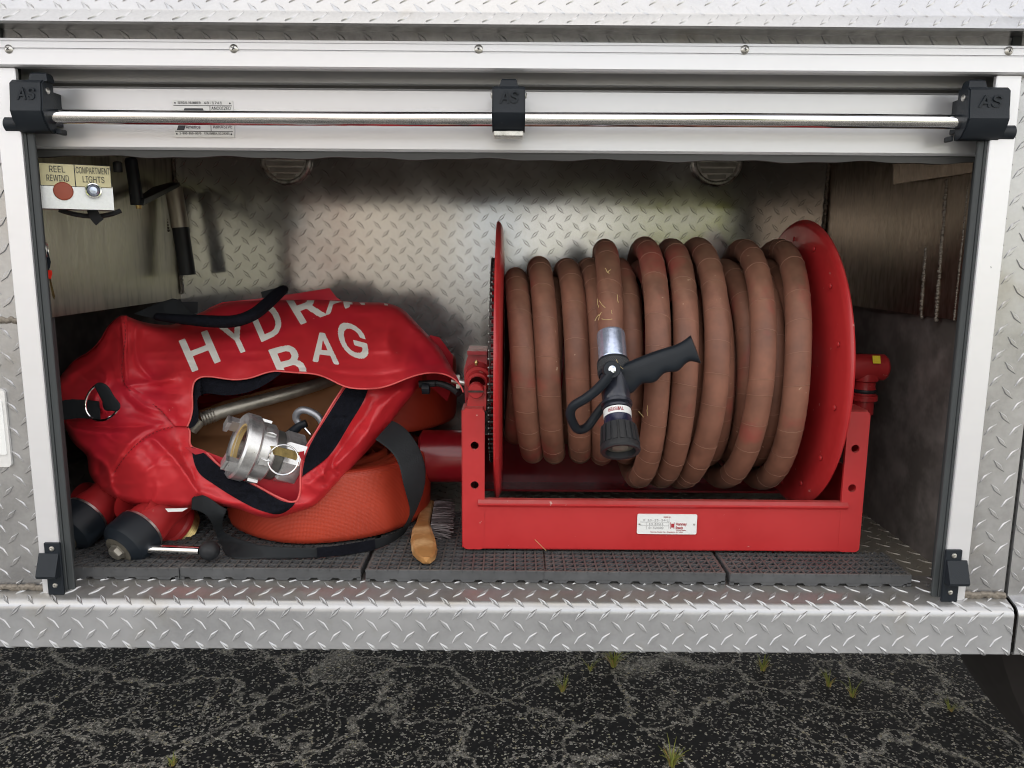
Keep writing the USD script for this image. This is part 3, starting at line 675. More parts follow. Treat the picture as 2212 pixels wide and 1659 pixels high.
# ================================================================== KEY hanging by the jamb
ky = thing('door_key', 'brass key with a bright red cap on a black tag hanging by the left jamb', 'key'); yk2 = .026
build('key_ring', torus(at(101, 540, yk2), (1, .4, 0), .009, .0011, 24, 6), STEEL, ky)
build('key_tag', hull([at(u, v, y) for u, v in ((97, 545), (104, 543), (110, 566), (108, 578), (106, 584), (98, 580)) for y in (yk2, yk2+.006)]), BLACK_PLASTIC, ky)
build('key_cap', hull([at(u, v, y) for u, v in ((101, 582), (112, 584), (113, 591), (110, 603), (103, 602)) for y in (yk2, yk2+.004)]), BRIGHT_RED, ky)
build('key_blade', hull([at(u, v, y) for u, v in ((106, 602), (109.5, 602), (119, 640), (117, 648), (113, 640)) for y in (yk2+.001, yk2+.003)]), BRASS, ky)

# ================================================================== FLOOR MAT TILES
TS, TH = .2545, .0175
def mat_mesh(cut=None):
    n = 17; c = TS/n; m = MB(); b = .00125
    for k in range(n+1):
        x = k*c
        if 0 < k < n:
            m.box((x-b, .001, TH-.0034), (x+b, TS-.001, TH)); m.box((.001, x-b, TH-.0036), (TS-.001, x+b, TH-.0003))
    bars = []
    def diag(x0, y0, x1, y1):
        d = np.array([x1-x0, y1-y0]); L = np.linalg.norm(d); a = math.atan2(d[1], d[0])
        q = cbox((0, -b*.85, TH-.0035), (L, b*.85, TH-.0006)); q.apply_transform(trimesh.transformations.rotation_matrix(a, (0, 0, 1))); q.apply_translation((x0, y0, 0)); m.add(q)
    for k in range(-n+1, n):                 # diagonals alternate their lean in bands as the moulding does
        if k % 1 == 0:
            x0, y0 = max(0, k)*c, max(0, -k)*c; L = n-abs(k)
            diag(x0, y0, x0+L*c, y0+L*c)
    q = m.mesh()
    return q if cut is None else q.slice_plane((0, cut, 0), (0, -1, 0), cap=False)
def mat_shade_sheet(cut=None): return cbox((.003, .003, .001), (TS-.003, (cut or TS)-.003, .002))  # black sheet stands in for the shade in the open lattice's voids
def mat_rim(cut=None):
    m = MB(); w = .0045
    m.box((0, 0, .003), (TS, w, TH-.0004), .0008); m.box((0, TS-w, .003), (TS, TS, TH-.0004), .0008)
    m.box((0, w, .003), (w, TS-w, TH-.0004), .0008); m.box((TS-w, w, .003), (TS, TS-w, TH-.0004), .0008)
    xs = np.cumsum([.012]+[.017, .013]*9)
    for k in range(0, len(xs)-1, 2):
        if xs[k+1] < TS: m.add(hull([(xs[k]+e, y, z) for e, z in ((0, .004), (.004, 0), (.0, .004)) for y in (0, .005)]+[(xs[k+1]-e+.006, y, z) for e, z in ((0, .004), (.004, 0)) for y in (0, .005)]))
    for x in (.0, TS-.006): m.box((x, 0, 0), (x+.006, .006, .005)); m.box((x, TS-.006, 0), (x+.006, TS, .005))
    q = m.mesh()
    return q if cut is None else q.slice_plane((0, cut, 0), (0, -1, 0), cap=False)
mx = [at(u, 1254, .024)[0] for u in (388, 790, 1175, 1575)]
X0s = [mx[0]-TS-.0005, mx[0], mx[1], mx[2], mx[3]]
mlab = ['black lattice mat tile beside the left jamb under the black valve knobs', 'black lattice mat tile under the front of the orange hose roll', 'black lattice mat tile under the wooden brush', 'black lattice mat tile before the middle of the red reel base', 'rightmost black lattice mat tile, its end short of the right jamb']
GRP = 'lattice mat tiles on the compartment floor'
first = {}
def mat_tile(x, y, label, cut=None):
    t = thing('mat_tile', label, 'mat', GRP, (x, y, ZF+.0008)); LOC[str(t.GetPath())] = np.zeros(3)
    if cut not in first:
        build('lattice', mat_mesh(cut), MAT_RUBBER, t, False); build('rim', mat_rim(cut), MAT_RUBBER, t, False); build('lattice_shade', mat_shade_sheet(cut), UNDER, t, False); first[cut] = t
    else:
        t.GetReferences().AddInternalReference(first[cut].GetPath()); t.SetInstanceable(True)
YM = [.024, .026, .0235, .0225, .0205]
for k in range(5): mat_tile(X0s[k], YM[k], mlab[k],   .085 if k > 2 else None)
mat_tile(X0s[1], .281, 'black lattice mat tile behind the front row, hidden under the orange hose roll'); mat_tile(X0s[0], .279, 'black lattice mat tile behind the front row, under the red valves')

# ================================================================== HOSE REEL
reel = thing('hose_reel', 'red enamelled hose reel on a channel frame filling the right of the compartment', 'hose reel')
YC, ZC, RD = .35, .81, .240
yF = .15; zb0, zb1, zu = .5405, .621, .764
XA, XB = -.0745, .5435
# base channel: front plate with an out-turned lip, floor flange, rear plate
m = MB(); m.add(prism([(yF, zb0), (yF-.0015, zb0+.002), (yF-.0015, zb1-.012), (yF-.0065, zb1-.007), (yF-.0065, zb1-.0045), (yF-.002, zb1), (yF+.006, zb1+.0008), (yF+.008, zb1-.002), (yF+.004, zb1-.006), (yF+.004, zb0)], XA+.0235, XB-.0235, 'x'))
m.box((XA+.004, yF+.004, zb0), (XB-.004, yF+.05, zb0+.004)); m.build('front_channel', RED_PAINT, reel)
m = MB(); m.box((XA, .50, zb0), (XB, .504, .64)); m.box((XA, .45, zb0), (XB, .504, zb0+.004)); m.build('rear_channel', RED_SHADED, reel)


def upright(x0, x1):
    m = MB(); out = Polygon([(x0, zb0), (x1, zb0), (x1, zu), (x0, zu)])
    o = rrect(x0, zb0, x1, zu, .007).union(shapely.box(x0+.0, zb0+.01, x1, zu-.012)) if x0 > 0 else rrect(x0, zb0, x1, zu, .007).union(shapely.box(x0, zb0+.01, x1, zu-.012))
    cxu = (x0+x1)/2+(-.002 if x0 > 0 else .0015)
    for z in (.7065, .644): o = o.difference(Point(cxu, z).buffer(.0062, 24))
    m.add(prism(o, yF-.002, yF+.004))
    xs = x1 if x0 > 0 else x0
    m.box((xs-.002, yF+.004, zb0), (xs+.002, .50, .66), .0008); m.box((xs-.002, yF+.004, .66), (xs+.002, yF+.06, zu-.004)); m.box((xs-.002, YC-.09, .66), (xs+.002, YC+.09, .775))
    m.add(hull([(x, y, z) for x in (x0+.003, x1-.003) for y, z in ((yF+.001, zu), (yF+.004, zu+.0015), (yF+.06, zu+.0015), (yF+.06, zu-.002), (yF+.001, zu-.003))]))
    m.build('upright', RED_PAINT, reel)
upright(XA, XA+.0335); upright(XB-.0335, XB)
# drum, discs
build('drum', tube([(0, YC, ZC), (.48, YC, ZC)], .106, 48), RED_SHADED, reel)


def disc(x, s, name):
    pr = [(.0, .03), (.0, RD-.05), (.002*s, RD-.045), (.002*s, RD-.012), (.006*s, RD-.003), (.010*s, RD), (.0125*s, RD-.0015), (.0120*s, RD-.004), (.008*s, RD-.008), (.0055*s, RD-.016), (.0045*s, RD-.05), (.0035*s, RD-.05), (.0035*s, .03)]
    d = lathe(pr, (x, YC, ZC), (1, 0, 0), 120)
    if d.volume < 0: d.invert()
    b = build(name, d, RED_PAINT, reel)
    return b
disc(-.0150, -1, 'disc'); RD = .246; dR = disc(.484, 1, 'disc')
for k in range(14):                       # rolled bolt dimples near the rim of the right disc
    a = 2*math.pi*(k+.4)/14; q = np.array([.4835, YC+(RD-.032)*math.cos(a), ZC+(RD-.032)*math.sin(a)])
    build('rivet', lathe([(-.001, .0042), (.0008, .004), (.0016, .002), (.0017, 0)], q, (-1, 0, 0), 12), RED_PAINT, dR)
# sprocket and roller chain left of the disc
xs_, RS = -.0305, .172
n = 84; th = np.arange(n*4)*2*math.pi/(n*4); rr = RS+.0035*np.where((np.arange(n*4) % 4) < 2, 1, -1)
poly = Polygon([(YC+r*math.cos(t), ZC+r*math.sin(t)) for r, t in zip(rr, th)]).difference(Point(YC, ZC).buffer(.09))
build('sprocket', prism(poly, xs_-.0022, xs_+.0022, 'x'), RED_SHADED, reel)
ch = MB(); pins = MB()
for k in range(n):
    a0, a1 = 2*math.pi*k/n, 2*math.pi*(k+1)/n
    P = [np.array([0, YC+(RS+.003)*math.cos(a), ZC+(RS+.003)*math.sin(a)]) for a in (a0, a1)]
    off = .0052 if k % 2 else .0038
    for s in (-1, 1):
        ch.add(hull([p+np.array([xs_+s*off+e, 0, 0])+d for p in P for e in (-.0006, .0006) for d in [np.array([0, .0038*math.cos(t), .0038*math.sin(t)]) for t in np.linspace(0, 2*math.pi, 8, endpoint=False)]]))
    ch.cyl(P[0]+np.array([xs_-.0034, 0, 0]), P[0]+np.array([xs_+.0034, 0, 0]), .0028, n=8); pins.cyl(P[0]+np.array([xs_-.0068, 0, 0]), P[0]+np.array([xs_+.0068, 0, 0]), .0015, n=8)
c_ = ch.build('drive_chain', GREASE, reel); pins.build('chain_pins', STEEL, c_)
# left bearing, bracket, slotted plug, rewind motor
y1 = .165
m = MB(); q0, q1 = at(1003, 760, .25), at(1052, 832, .25); m.add(prism([(q0[0]+.008, q0[2]), (q1[0], q0[2]), (q1[0], q1[2]-.03), (q0[0]+.002, q1[2]-.03), (q0[0], (q0[2]+q1[2])/2)], .235, .30)); m.box((q0[0]+.006, .228, q0[2]-.002), (q1[0], .30, q0[2]+.004)); m.build('gear_housing', RED_SHADED, reel)
m = MB(); p = at(1031, 823, .19); m.add(lathe([(-.05, .021), (0, .021), (.008, .021), (.0085, .0165), (.022, .0155), (.0225, .012), (.030, .0125)], p+np.array([0, .03, .0]), (0, -1, -.18), 32)); m.build('bearing', RED_FADED, reel)
p = at(1028, 845, .152); s_ = MB(); s_.add(lathe([(-.012, .0118), (0, .0118), (.0016, .0105), (.0016, 0)], p, (0, -1, -.1), 28)); s_.build('slotted_plug', RED_FADED, reel)
s_ = MB(); s_.add(cbox(p+np.array([-.0115, -.0032, -.0014]), p+np.array([.0115, -.001, .0014]))); s_.build('plug_slot', GREASE, reel)
m = MB(); a, b = at(1010, 850, .165), at(1050, 886, .165); m.add(hull([(a[0]-.002, .163, b[2]), (b[0], .163, b[2]), (b[0], .163, a[2]+.012), (a[0]+.004, .163, a[2]+.012), (a[0]-.002, .17, b[2]), (b[0], .17, b[2]), (b[0], .17, a[2]+.012), (a[0]+.004, .17, a[2]+.012)])); m.build('bearing_bracket', RED_PAINT, reel)
m = MB(); m.add(lathe([(0, .0025), (.004, .0035), (.007, .0022), (.009, 0)], at(1029, 789, .19), (0, 0, 1), 12)); m.build('grease_nipple', BRASS, reel)
mz = at(950, 985, .36)
m = MB(); m.tube([(-.165, .36, mz[2]), (-.16, .36, mz[2]), (-.076, .36, mz[2])], [.040, .047, .047], 40); m.build('rewind_motor', RED_SHADED, reel)
m = MB(); m.tube(spline([at(915, 830, .27), at(945, 828, .27), at(975, 838, .268), at(990, 850, .26)], 16), .0055, 10); m.tube([at(905, 830, .262), at(940, 828, .262)], .006, 10); m.build('motor_cable', BLACK_RUBBER, reel)
m = MB(); m.add(lathe([(0, .0105), (.012, .0105), (.013, .008), (.013, 0)], at(912, 838, .262), (1, 0, 0), 12)); m.build('cable_knob', BLACK_PLASTIC, reel)
m = MB(); m.tube([at(975, 822, .25), at(1008, 828, .25)], .0045, 12); m.box(at(985, 812, .25), at(994, 836, .262)); m.build('motor_bolt', STEEL, reel)
# right swivel joint
m = MB(); a, b = at(1842, 793, .30), at(1912, 792, .30); m.tube([(.50, .30, a[2]), (b[0]-.004, .30, a[2]), (b[0], .30, a[2])], [.0225, .0225, .0195], 32); m.build('swivel_joint', RED_FADED, reel)
q = at(1891, 776, .283); build('sticker', hull([(q[0]+sx*.0065, .2815+.006*(e-1), q[2]+sz*.0062) for sx in (-1, 1) for sz, e in ((-1, 0.1), (1, .9)) for e2 in (0,)]+[(q[0], .285, q[2])]), YELLOW, reel)
m = MB(); c = at(1868, 830, .30)
m.add(lathe([(0, .021), (.012, .021), (.014, .0175), (.022, .0165), (.027, .0185), (.036, .0185), (.037, .022), (.046, .022), (.047, .017), (.070, .017)], (c[0], .30, a[2]-.01), (0, 0, -1), 30)); m.build('swivel_elbow', RED_FADED, reel)
m = MB(); m.add(torus((c[0], .30, a[2]-.040), (0, 0, 1), .0165, .004, 30, 8)); m.build('swivel_seal', BLACK_RUBBER, reel)
# nameplate
p0, p1 = at(1377, 1110, yF-.0025), at(1504, 1154, yF-.0025); x0, x1, z0, z1 = p0[0], p1[0], p1[2], p0[2]; W, H = x1-x0, z1-z0; yp = yF-.0034
pl = build('nameplate', prism(rrect(x0, z0, x1, z1, .0025), yp, yF-.0014), PLATE_WHITE, reel)
def put(txt, fx, fz, h, w, m, bold=False): m.add(text_on(txt, h, (x0+W*fx, yp+.0002, z0+H*fz), XP, ZP, .0006, w, bold))
r_ = MB(); put('MODEL NO.', .44, .83, .0019, W*.12, r_); put('Hannay', .645, .45, .0042, W*.185, r_, True); put('Reels', .645, .26, .0042, W*.125, r_, True); put('The reel leader', .65, .185, .0014, W*.17, r_)
for fx in (.555, .615): r_.box((x0+W*fx, yp-.0004, z0+H*.27), (x0+W*(fx+.008), yp+.0002, z0+H*.6))
r_.box((x0+W*.57, yp-.0004, z0+H*.34), (x0+W*.615, yp+.0002, z0+H*.53)); put('Hannay Reels Inc., Westerlo, NY USA', .22, .085, .0016, W*.55, r_)
r_.build('plate_print', INK_RED, reel)
r_ = MB(); put('F  10-23-24 L', .10, .65, .0034, W*.42, r_); put('11.3261', .19, .455, .0034, W*.25, r_); put('0-52000', .19, .265, .0034, W*.25, r_)
for fz in (.60, .415): r_.box((x0+W*.05, yp-.0003, z0+H*fz), (x0+W*.53, yp+.0002, z0+H*fz+.0004))
r_.box((x0+W*.53, yp-.0003, z0+H*.28), (x0+W*.533, yp+.0002, z0+H*.8)); r_.box((x0+W*.16, yp-.0003, z0+H*.25), (x0+W*.163, yp+.0002, z0+H*.62)); r_.build('stamped_numbers', INK_GREY, reel)
for fx in (.04, .955): build('plate_rivet', lathe([(0, .0017), (.0008, .0014), (.001, 0)], (x0+W*fx, yp, z0+H*.5), (0, -1, 0), 12), STEEL, reel)

# ------------------------------------------------------------------ the booster hose, one continuous length in two layers
inner_top = [.0050, .0445, .0925, .131, .180, .226, .274, .320, .363, .404, .438]
inner_bot = [.039, .0765, .121, .159, .200, .249, .296, .342, .385, .423, .452]
K = []
for k in range(11):
    x = .452-.0425*k
    K += [(4*(k-11), x, .127), (4*(k-11)+2, x-.021, .127)]
for k, x in enumerate(inner_top):
    R1 = .144 if k == 0 else (.163 if k == 1 else .161)
    nx = inner_top[k+1] if k+1 < len(inner_top) else x+.02
    K += [(4*k, x, R1), (4*k+1, x*.45+inner_bot[k]*.55-.006, .161+.002*(rnd.random()-.5)), (4*k+2, inner_bot[k], .160+.003*rnd.random()), (4*k+3, inner_bot[k]*.5+nx*.5, .160)]
k0 = 4*len(inner_top)
outer = [(.454, .4300, .4335), (.3935, .3770, .3640), (.3150, .3085, .2915), (.2705, .2615, .2580), (.2245, .2200, .2190)]
K[-1] = (k0-1, .462, .166)
for j, (xt, xf, xb_) in enumerate(outer):
    k = k0+4*j; nx = outer[j+1][0] if j+1 < len(outer) else .158
    rb = .195+.004*rnd.random()
    K += [(k, xt, .194+.003*rnd.random()), (k+1, xf, .195), (k+2, xb_, rb+.006), (k+3, (xb_)*.5+nx*.5, .192)]
kl = k0+4*len(outer)
K += [(kl, .157, .192), (kl+.755, .1480, .200)]
K = np.array(K)
from scipy.interpolate import PchipInterpolator
tt = np.arange(K[0, 0], K[-1, 0], .075)
fx_, fr_ = PchipInterpolator(K[:, 0], K[:, 1]), PchipInterpolator(K[:, 0], K[:, 2])
ph = tt*math.pi/2; Xh, Rh = fx_(tt), fr_(tt)
wob = np.array([meshkit.noise(np.array([[t*.37, 3.1, 0]]), 4)[0]-.5 for t in tt])
Rh = Rh+.003*wob
path = np.c_[Xh, YC-Rh*np.sin(ph), ZC+Rh*np.cos(ph)]
end = path[-1]; NAX = np.array([.018, -.616, -.788]); NAX /= np.linalg.norm(NAX)
Tn = path[-1]-path[-2]; Tn /= np.linalg.norm(Tn)
tail = [end]
for k in range(1, 9):
    d_ = Tn*(1-k/8)+NAX*(k/8); tail.append(tail[-1]+d_/np.linalg.norm(d_)*.0035)
NEND = tail[4]; hose_p = np.vstack([path, tail[1:]])
hose_p[:, 2] = np.maximum(hose_p[:, 2], ZF+.024)
hose = thing('booster_hose', 'dusty red brown rubber hose wound in two layers on the red reel', 'hose')
HR = .0194
hm = tube(hose_p, HR, 22); build('hose_body', hm, HOSE, hose, True)
# faint wrap lines of the cloth-cured cover: thin slightly proud rings, oblique
wr = MB()
T_, A_, B_ = frames(hose_p)
acc = 0; L = np.r_[0, np.cumsum(np.linalg.norm(np.diff(hose_p, axis=0), axis=1))]
s = .03
while s < L[-1]-.05:
    i = int(np.searchsorted(L, s)); 
    if 2 < i < len(L)-3:
        thr = np.linspace(0, 2*math.pi, 20, endpoint=False); c = hose_p[i]
        if c[1] < YC+.03:
            tilt = .0045
            P = [c+(HR+.00012)*(math.cos(t)*A_[i]+math.sin(t)*B_[i])+T_[i]*tilt*math.cos(t+.6) for t in thr]
            P.append(P[0]); wr.tube(P, .00036, 4, False)
    s += .034+.030*rnd.random()
wr.build('wrap_lines', mat('wrap_line_dust', (.29, .155, .105), .75, 0, .3, 60), hose)

# ------------------------------------------------------------------ nozzle
nz = thing('hose_nozzle', 'black pistol grip fire nozzle with chrome coupling hanging in front of the wound hose', 'nozzle')
n0 = NEND.copy()
def nl(profile, m, name, n=36): build(name, lathe(profile, n0, NAX, n), m, nz)
nl([(-.004, .0150), (-.004, .0205), (-.001, .0212), (.040, .0212), (.0425, .0205), (.043, .0195), (.043, .0)], CHROME_WORN_SKY, 'chrome_ferrule')
nl([(.0425, .0195), (.0435, .0228), (.046, .0236), (.066, .0236), (.069, .0225), (.069, .0)], BLACK_PLASTIC, 'swivel_ring', 60)
kn = MB()
for k in range(56):
    t0 = 2*math.pi*k/56; a = np.cross(NAX, [1, 0, 0]); a /= np.linalg.norm(a); b = np.cross(NAX, a)
    for sg in (1, -1): kn.tube([n0+NAX*(.048+.016*f)+.0237*(math.cos(t0+sg*f*.42)*a+math.sin(t0+sg*f*.42)*b) for f in (0, .5, 1)], .00045, 4, False)
kn.build('knurling', mat('worn_black_metal', (.06, .06, .06), .4, .7, .3, 60), nz)
nl([(.069, .0205), (.071, .0208), (.105, .0205), (.110, .0185), (.113, .0225), (.117, .0225), (.118, .0185), (.121, .0205), (.124, .0205), (.125, .017)], mat('nozzle_black', (.016, .018, .026), .28, .3, .2, 30, coat=.3), 'valve_body')
nl([(.1255, .0198), (.1365, .0200), (.1366, .019)], PLATE_WHITE, 'label_band')
nl([(.124, .0175), (.126, .0192), (.138, .0194), (.146, .0205), (.150, .0215), (.151, .0)], mat('nozzle_blue_black', (.016, .018, .04), .22, .4, .2, 30, coat=.4), 'stream_sleeve')
bm = MB(); bm.add(lathe([(.148, .0190), (.150, .0236), (.178, .0262), (.180, .0275), (.187, .0280), (.1895, .0265), (.189, .0215), (.181, .0195), (.180, .0)], n0, NAX, 48))
a = np.cross(NAX, [1, 0, 0]); a /= np.linalg.norm(a); b = np.cross(NAX, a)
for k in range(18):
    t0 = 2*math.pi*k/18; d = math.cos(t0)*a+math.sin(t0)*b; e = np.cross(NAX, d)
    bm.add(hull([n0+NAX*s+d*r+e*w for s, r in ((.1515, .0225), (.1515, .0252), (.179, .0252), (.179, .0278)) for w in (-.0028, .0028)]))
bm.build('bumper', BLACK_RUBBER, nz)
nl([(.180, .0), (.180, .0192), (.1812, .0192), (.1812, .012), (.1832, .0115), (.184, .010), (.1845, 0)], PIPE_STEEL, 'stem_head')
tx = MB()
for k, chx in enumerate('TWISTER'):      # printed upside down round the band, as the nozzle hangs
    t0 = .35-.155*k*-1
    aa = np.array([1, 0, 0])-NAX*NAX[0]; aa /= np.linalg.norm(aa); bb = np.cross(NAX, aa)
    fdir = -bb if np.dot(bb, [0, 1, 0]) > 0 else bb
    ang = .25-.16*k
    d = math.sin(ang)*aa+math.cos(ang)*fdir; e = math.cos(ang)*aa-math.sin(ang)*fdir
    tx.add(text_on(chx, .0050, n0+NAX*.1285+d*.0201+e*.0018, -e, NAX, .0004))
tx.build('band_lettering', INK_RED, nz)
# valve cheek and pivot
pv = at(1322, 798, .076); cd = np.array([0, -.97, .23]); cd /= np.linalg.norm(cd)
build('handle_pivot', lathe([(-.014, .0125), (.0, .0125), (.0015, .0115), (.0015, 0)], pv, cd, 30), BLACK_PLASTIC, nz)
build('pivot_bolt', lathe([(.0, .0052), (.0022, .0052), (.0024, .0028), (.0012, .0026), (.0012, 0)], pv+cd*.001, cd, 24), CHROME, nz)
hb = MB()
hb.tube(spline([at(1321, 802, .078), at(1306, 824, .080), at(1282, 848, .086), at(1256, 866, .091), at(1238, 878, .097), at(1232, 892, .103), at(1238, 914, .112), at(1250, 928, .119), at(1264, 925, .124), at(1284, 902, .130), at(1306, 874, .132), at(1322, 856, .132)], 60), [.0072]*6+list(np.linspace(.0072, .0066, 48))+[.0066]*6, 14, True)
hb.build('shutoff_handle', BLACK_PLASTIC, nz)
# pistol grip with finger swells
gA, gB = at(1346, 815, .108), at(1504, 757, .085); gd = gB-gA; gl = np.linalg.norm(gd); gd /= gl
gu = np.cross(cd, gd); gu /= np.linalg.norm(gu); gu = gu if gu[2] > 0 else -gu
gn = np.cross(gd, gu); sec = []
for k in range(44):
    f = k/43
    top = .0175+.004*math.sin(f*math.pi*.9)-.004*f+(.0085*max(0, (f-.72)/.28)**2)
    bot = .0235-.011*f+.0026*math.sin(f*math.pi*6.1+.9)+(.005*max(0, (f-.85)/.15)**2)
    ww = .0135
    c = gA+gd*gl*f
    e = 1.0 if k < 43 else .985
    for t in np.linspace(0, 2*math.pi, 22, endpoint=False):
        cu, sn = math.cos(t), math.sin(t); sq = lambda q: math.copysign(abs(q)**.75, q)
        sec.append(c+gu*(sq(cu)*(top if cu > 0 else bot))*e+gn*sq(sn)*ww*e)
gf_ = grid_faces(44, 22); V = np.array(sec+[gA, gB+gd*.0005])
gf_ += [[968, (j+1) % 22, j] for j in range(22)]+[[969, 43*22+j, 43*22+(j+1) % 22] for j in range(22)]
gm = trimesh.Trimesh(V, gf_, process=False); gm = gm if gm.volume > 0 else (gm.invert() or gm)
build('pistol_grip', gm, BLACK_PLASTIC, nz, 40)
rim = [gB+gd*.0006+gu*(math.copysign(abs(math.cos(t))**.75, math.cos(t))*(.026 if math.cos(t) > 0 else .0135)*.8)+gn*math.copysign(abs(math.sin(t))**.75, math.sin(t))*.0110 for t in np.linspace(0, 2*math.pi, 30)]

# ================================================================== ORANGE FLAT HOSE ROLLS
def flat_roll(name, label, c, R, h, z, turns=5):
    o = thing(name, label, 'hose roll', None, (c[0], c[1], z)); LOC[str(o.GetPath())] = np.zeros(3)
    V = []; n = 96; pr = [(R-.012, 0), (R-.003, .003), (R, .012), (R+.0015, h*.5), (R, h-.010), (R-.003, h-.003), (R-.010, h), (R-.016, h-.006)]
    def wob(t, z0): return 1+.012*math.sin(3*t+z0*20)+.006*math.sin(7*t+1)
    for r, zz_ in pr:
        for j in range(n): t = 2*math.pi*j/n; V.append((r*wob(t, 0)*math.cos(t), r*wob(t, 0)*math.sin(t), zz_))
    m = trimesh.Trimesh(V, np.array(grid_faces(len(pr), n)), process=False)
    if np.dot(m.face_normals[n*2*3], m.triangles_center[n*2*3]) < 0: m.invert()
    build('outer_wrap', m, ORANGE, o, True)
    # the wound edges inside: one flat loop after another, each a little lower or higher
    for k in range(turns):
        r1 = R-.013-k*.019; m = MB(); V = []
        pr2 = [(r1-.014, h*.3), (r1-.013, h-.016+.004*(k % 2)), (r1-.008, h-.009+.004*(k % 2)), (r1-.002, h-.014+.004*(k % 2)), (r1, h*.3)]
        for r, zz_ in pr2:
            for j in range(n): t = 2*math.pi*j/n; V.append((r*wob(t, 0)*math.cos(t), r*wob(t, 0)*math.sin(t), zz_+.002*math.sin(2*t+k)))
        q = trimesh.Trimesh(V, np.array(grid_faces(len(pr2), n)), process=False)
        if q.face_normals[n*2+5][2] < 0: q.invert()
        build('wound_turn', q, mat('orange_hose_edge', (.40, .06, .025), .5, 0, .15, 20), o, True)
    return o
flat_roll('hose_roll', 'bright orange flat hose rolled up on the mat in front of the red bag', (-.309, .277), .168, .112, ZF+TH+.002)
flat_roll('hose_roll', 'darker orange red hose roll stacked behind the bag beside the reel', (-.250, .428), .144, .122, ZF+TH+.130)

# ================================================================== THE BAG: draped vinyl sheets
# survey of the bag: (x, z) on an enlarged view, and the depth of each point inside the compartment
def zuv(q): q = np.asarray(q, float); return 109.7+.4117*q[..., 0], 603.5+.4117*q[..., 1]
def z3(q, y):
    u, v = zuv(q); d = fw*F+rt*(u[..., None]-1106)-up*(v[..., None]-829.5)
    return CAM+d*((np.asarray(y)-CAM[1])/d[..., 1])[..., None]


FP = [(365,190,.235),(430,205,.24),(560,235,.26),(640,235,.275),(770,180,.31),(900,125,.33),(1100,108,.34),(1300,108,.335),(1460,108,.33),(1650,120,.32),(1800,132,.31),(1900,210,.29),(2000,310,.27),(2080,430,.23),(2165,590,.165),
      (2100,510,.175),(2000,490,.172),(1850,525,.152),(1740,568,.137),(1650,573,.128),(1540,560,.123),(1460,520,.133),(1300,490,.153),(1170,480,.163),(1060,515,.158),(950,525,.153),(830,510,.148),(760,530,.143),(742,690,.128),(720,770,.118),
      (385,380,.19),(390,555,.15),(580,690,.135),(650,770,.125),(700,350,.215),(900,330,.225),(1100,250,.255),(1100,400,.195),(1400,250,.27),(1400,400,.205),(1700,250,.262),(1700,450,.182),(1900,400,.215),(560,450,.185),(500,600,.152),(640,640,.135),
      (1780,220,.262),(1760,330,.222),(1830,330,.245),(2040,500,.18),(1960,430,.212)]
BP = [(365,190,.24),(290,260,.25),(230,350,.25),(130,420,.24),(40,520,.22),(385,380,.192),(390,555,.152),(250,520,.17),(150,600,.17),(60,720,.17),(200,740,.14),(300,760,.13),(580,690,.137),(650,770,.127),(720,772,.122),(65,760,.165),(100,830,.15),(190,930,.14),(200,1010,.14),(260,1110,.13),(370,1165,.112),(590,1195,.097),(740,1200,.092),(800,1160,.083),(1000,1210,.075),(1150,1255,.075),(1390,1190,.088),(1560,1010,.115),(1660,900,.14),(1790,740,.17),(1930,560,.21),(1950,500,.22),
      (735,870,.112),(870,960,.1),(1040,1060,.088),(1230,1160,.078),(1285,1168,.076),(1308,1120,.08),(1312,1000,.095),(1330,900,.11),(1420,750,.14),(1535,565,.165),(1580,500,.18),(400,900,.098),(550,900,.09),(450,1080,.095),(600,1050,.083),(650,900,.1),(1450,950,.095),(1600,750,.14),(1750,600,.165),(-20,570,.225),(-20,740,.19)]
rb = lambda P: RBFInterpolator(np.array(P)[:, :2]/100, np.array(P)[:, 2], kernel='thin_plate_spline', smoothing=.0004)
RF, RB = rb(FP), rb(BP)
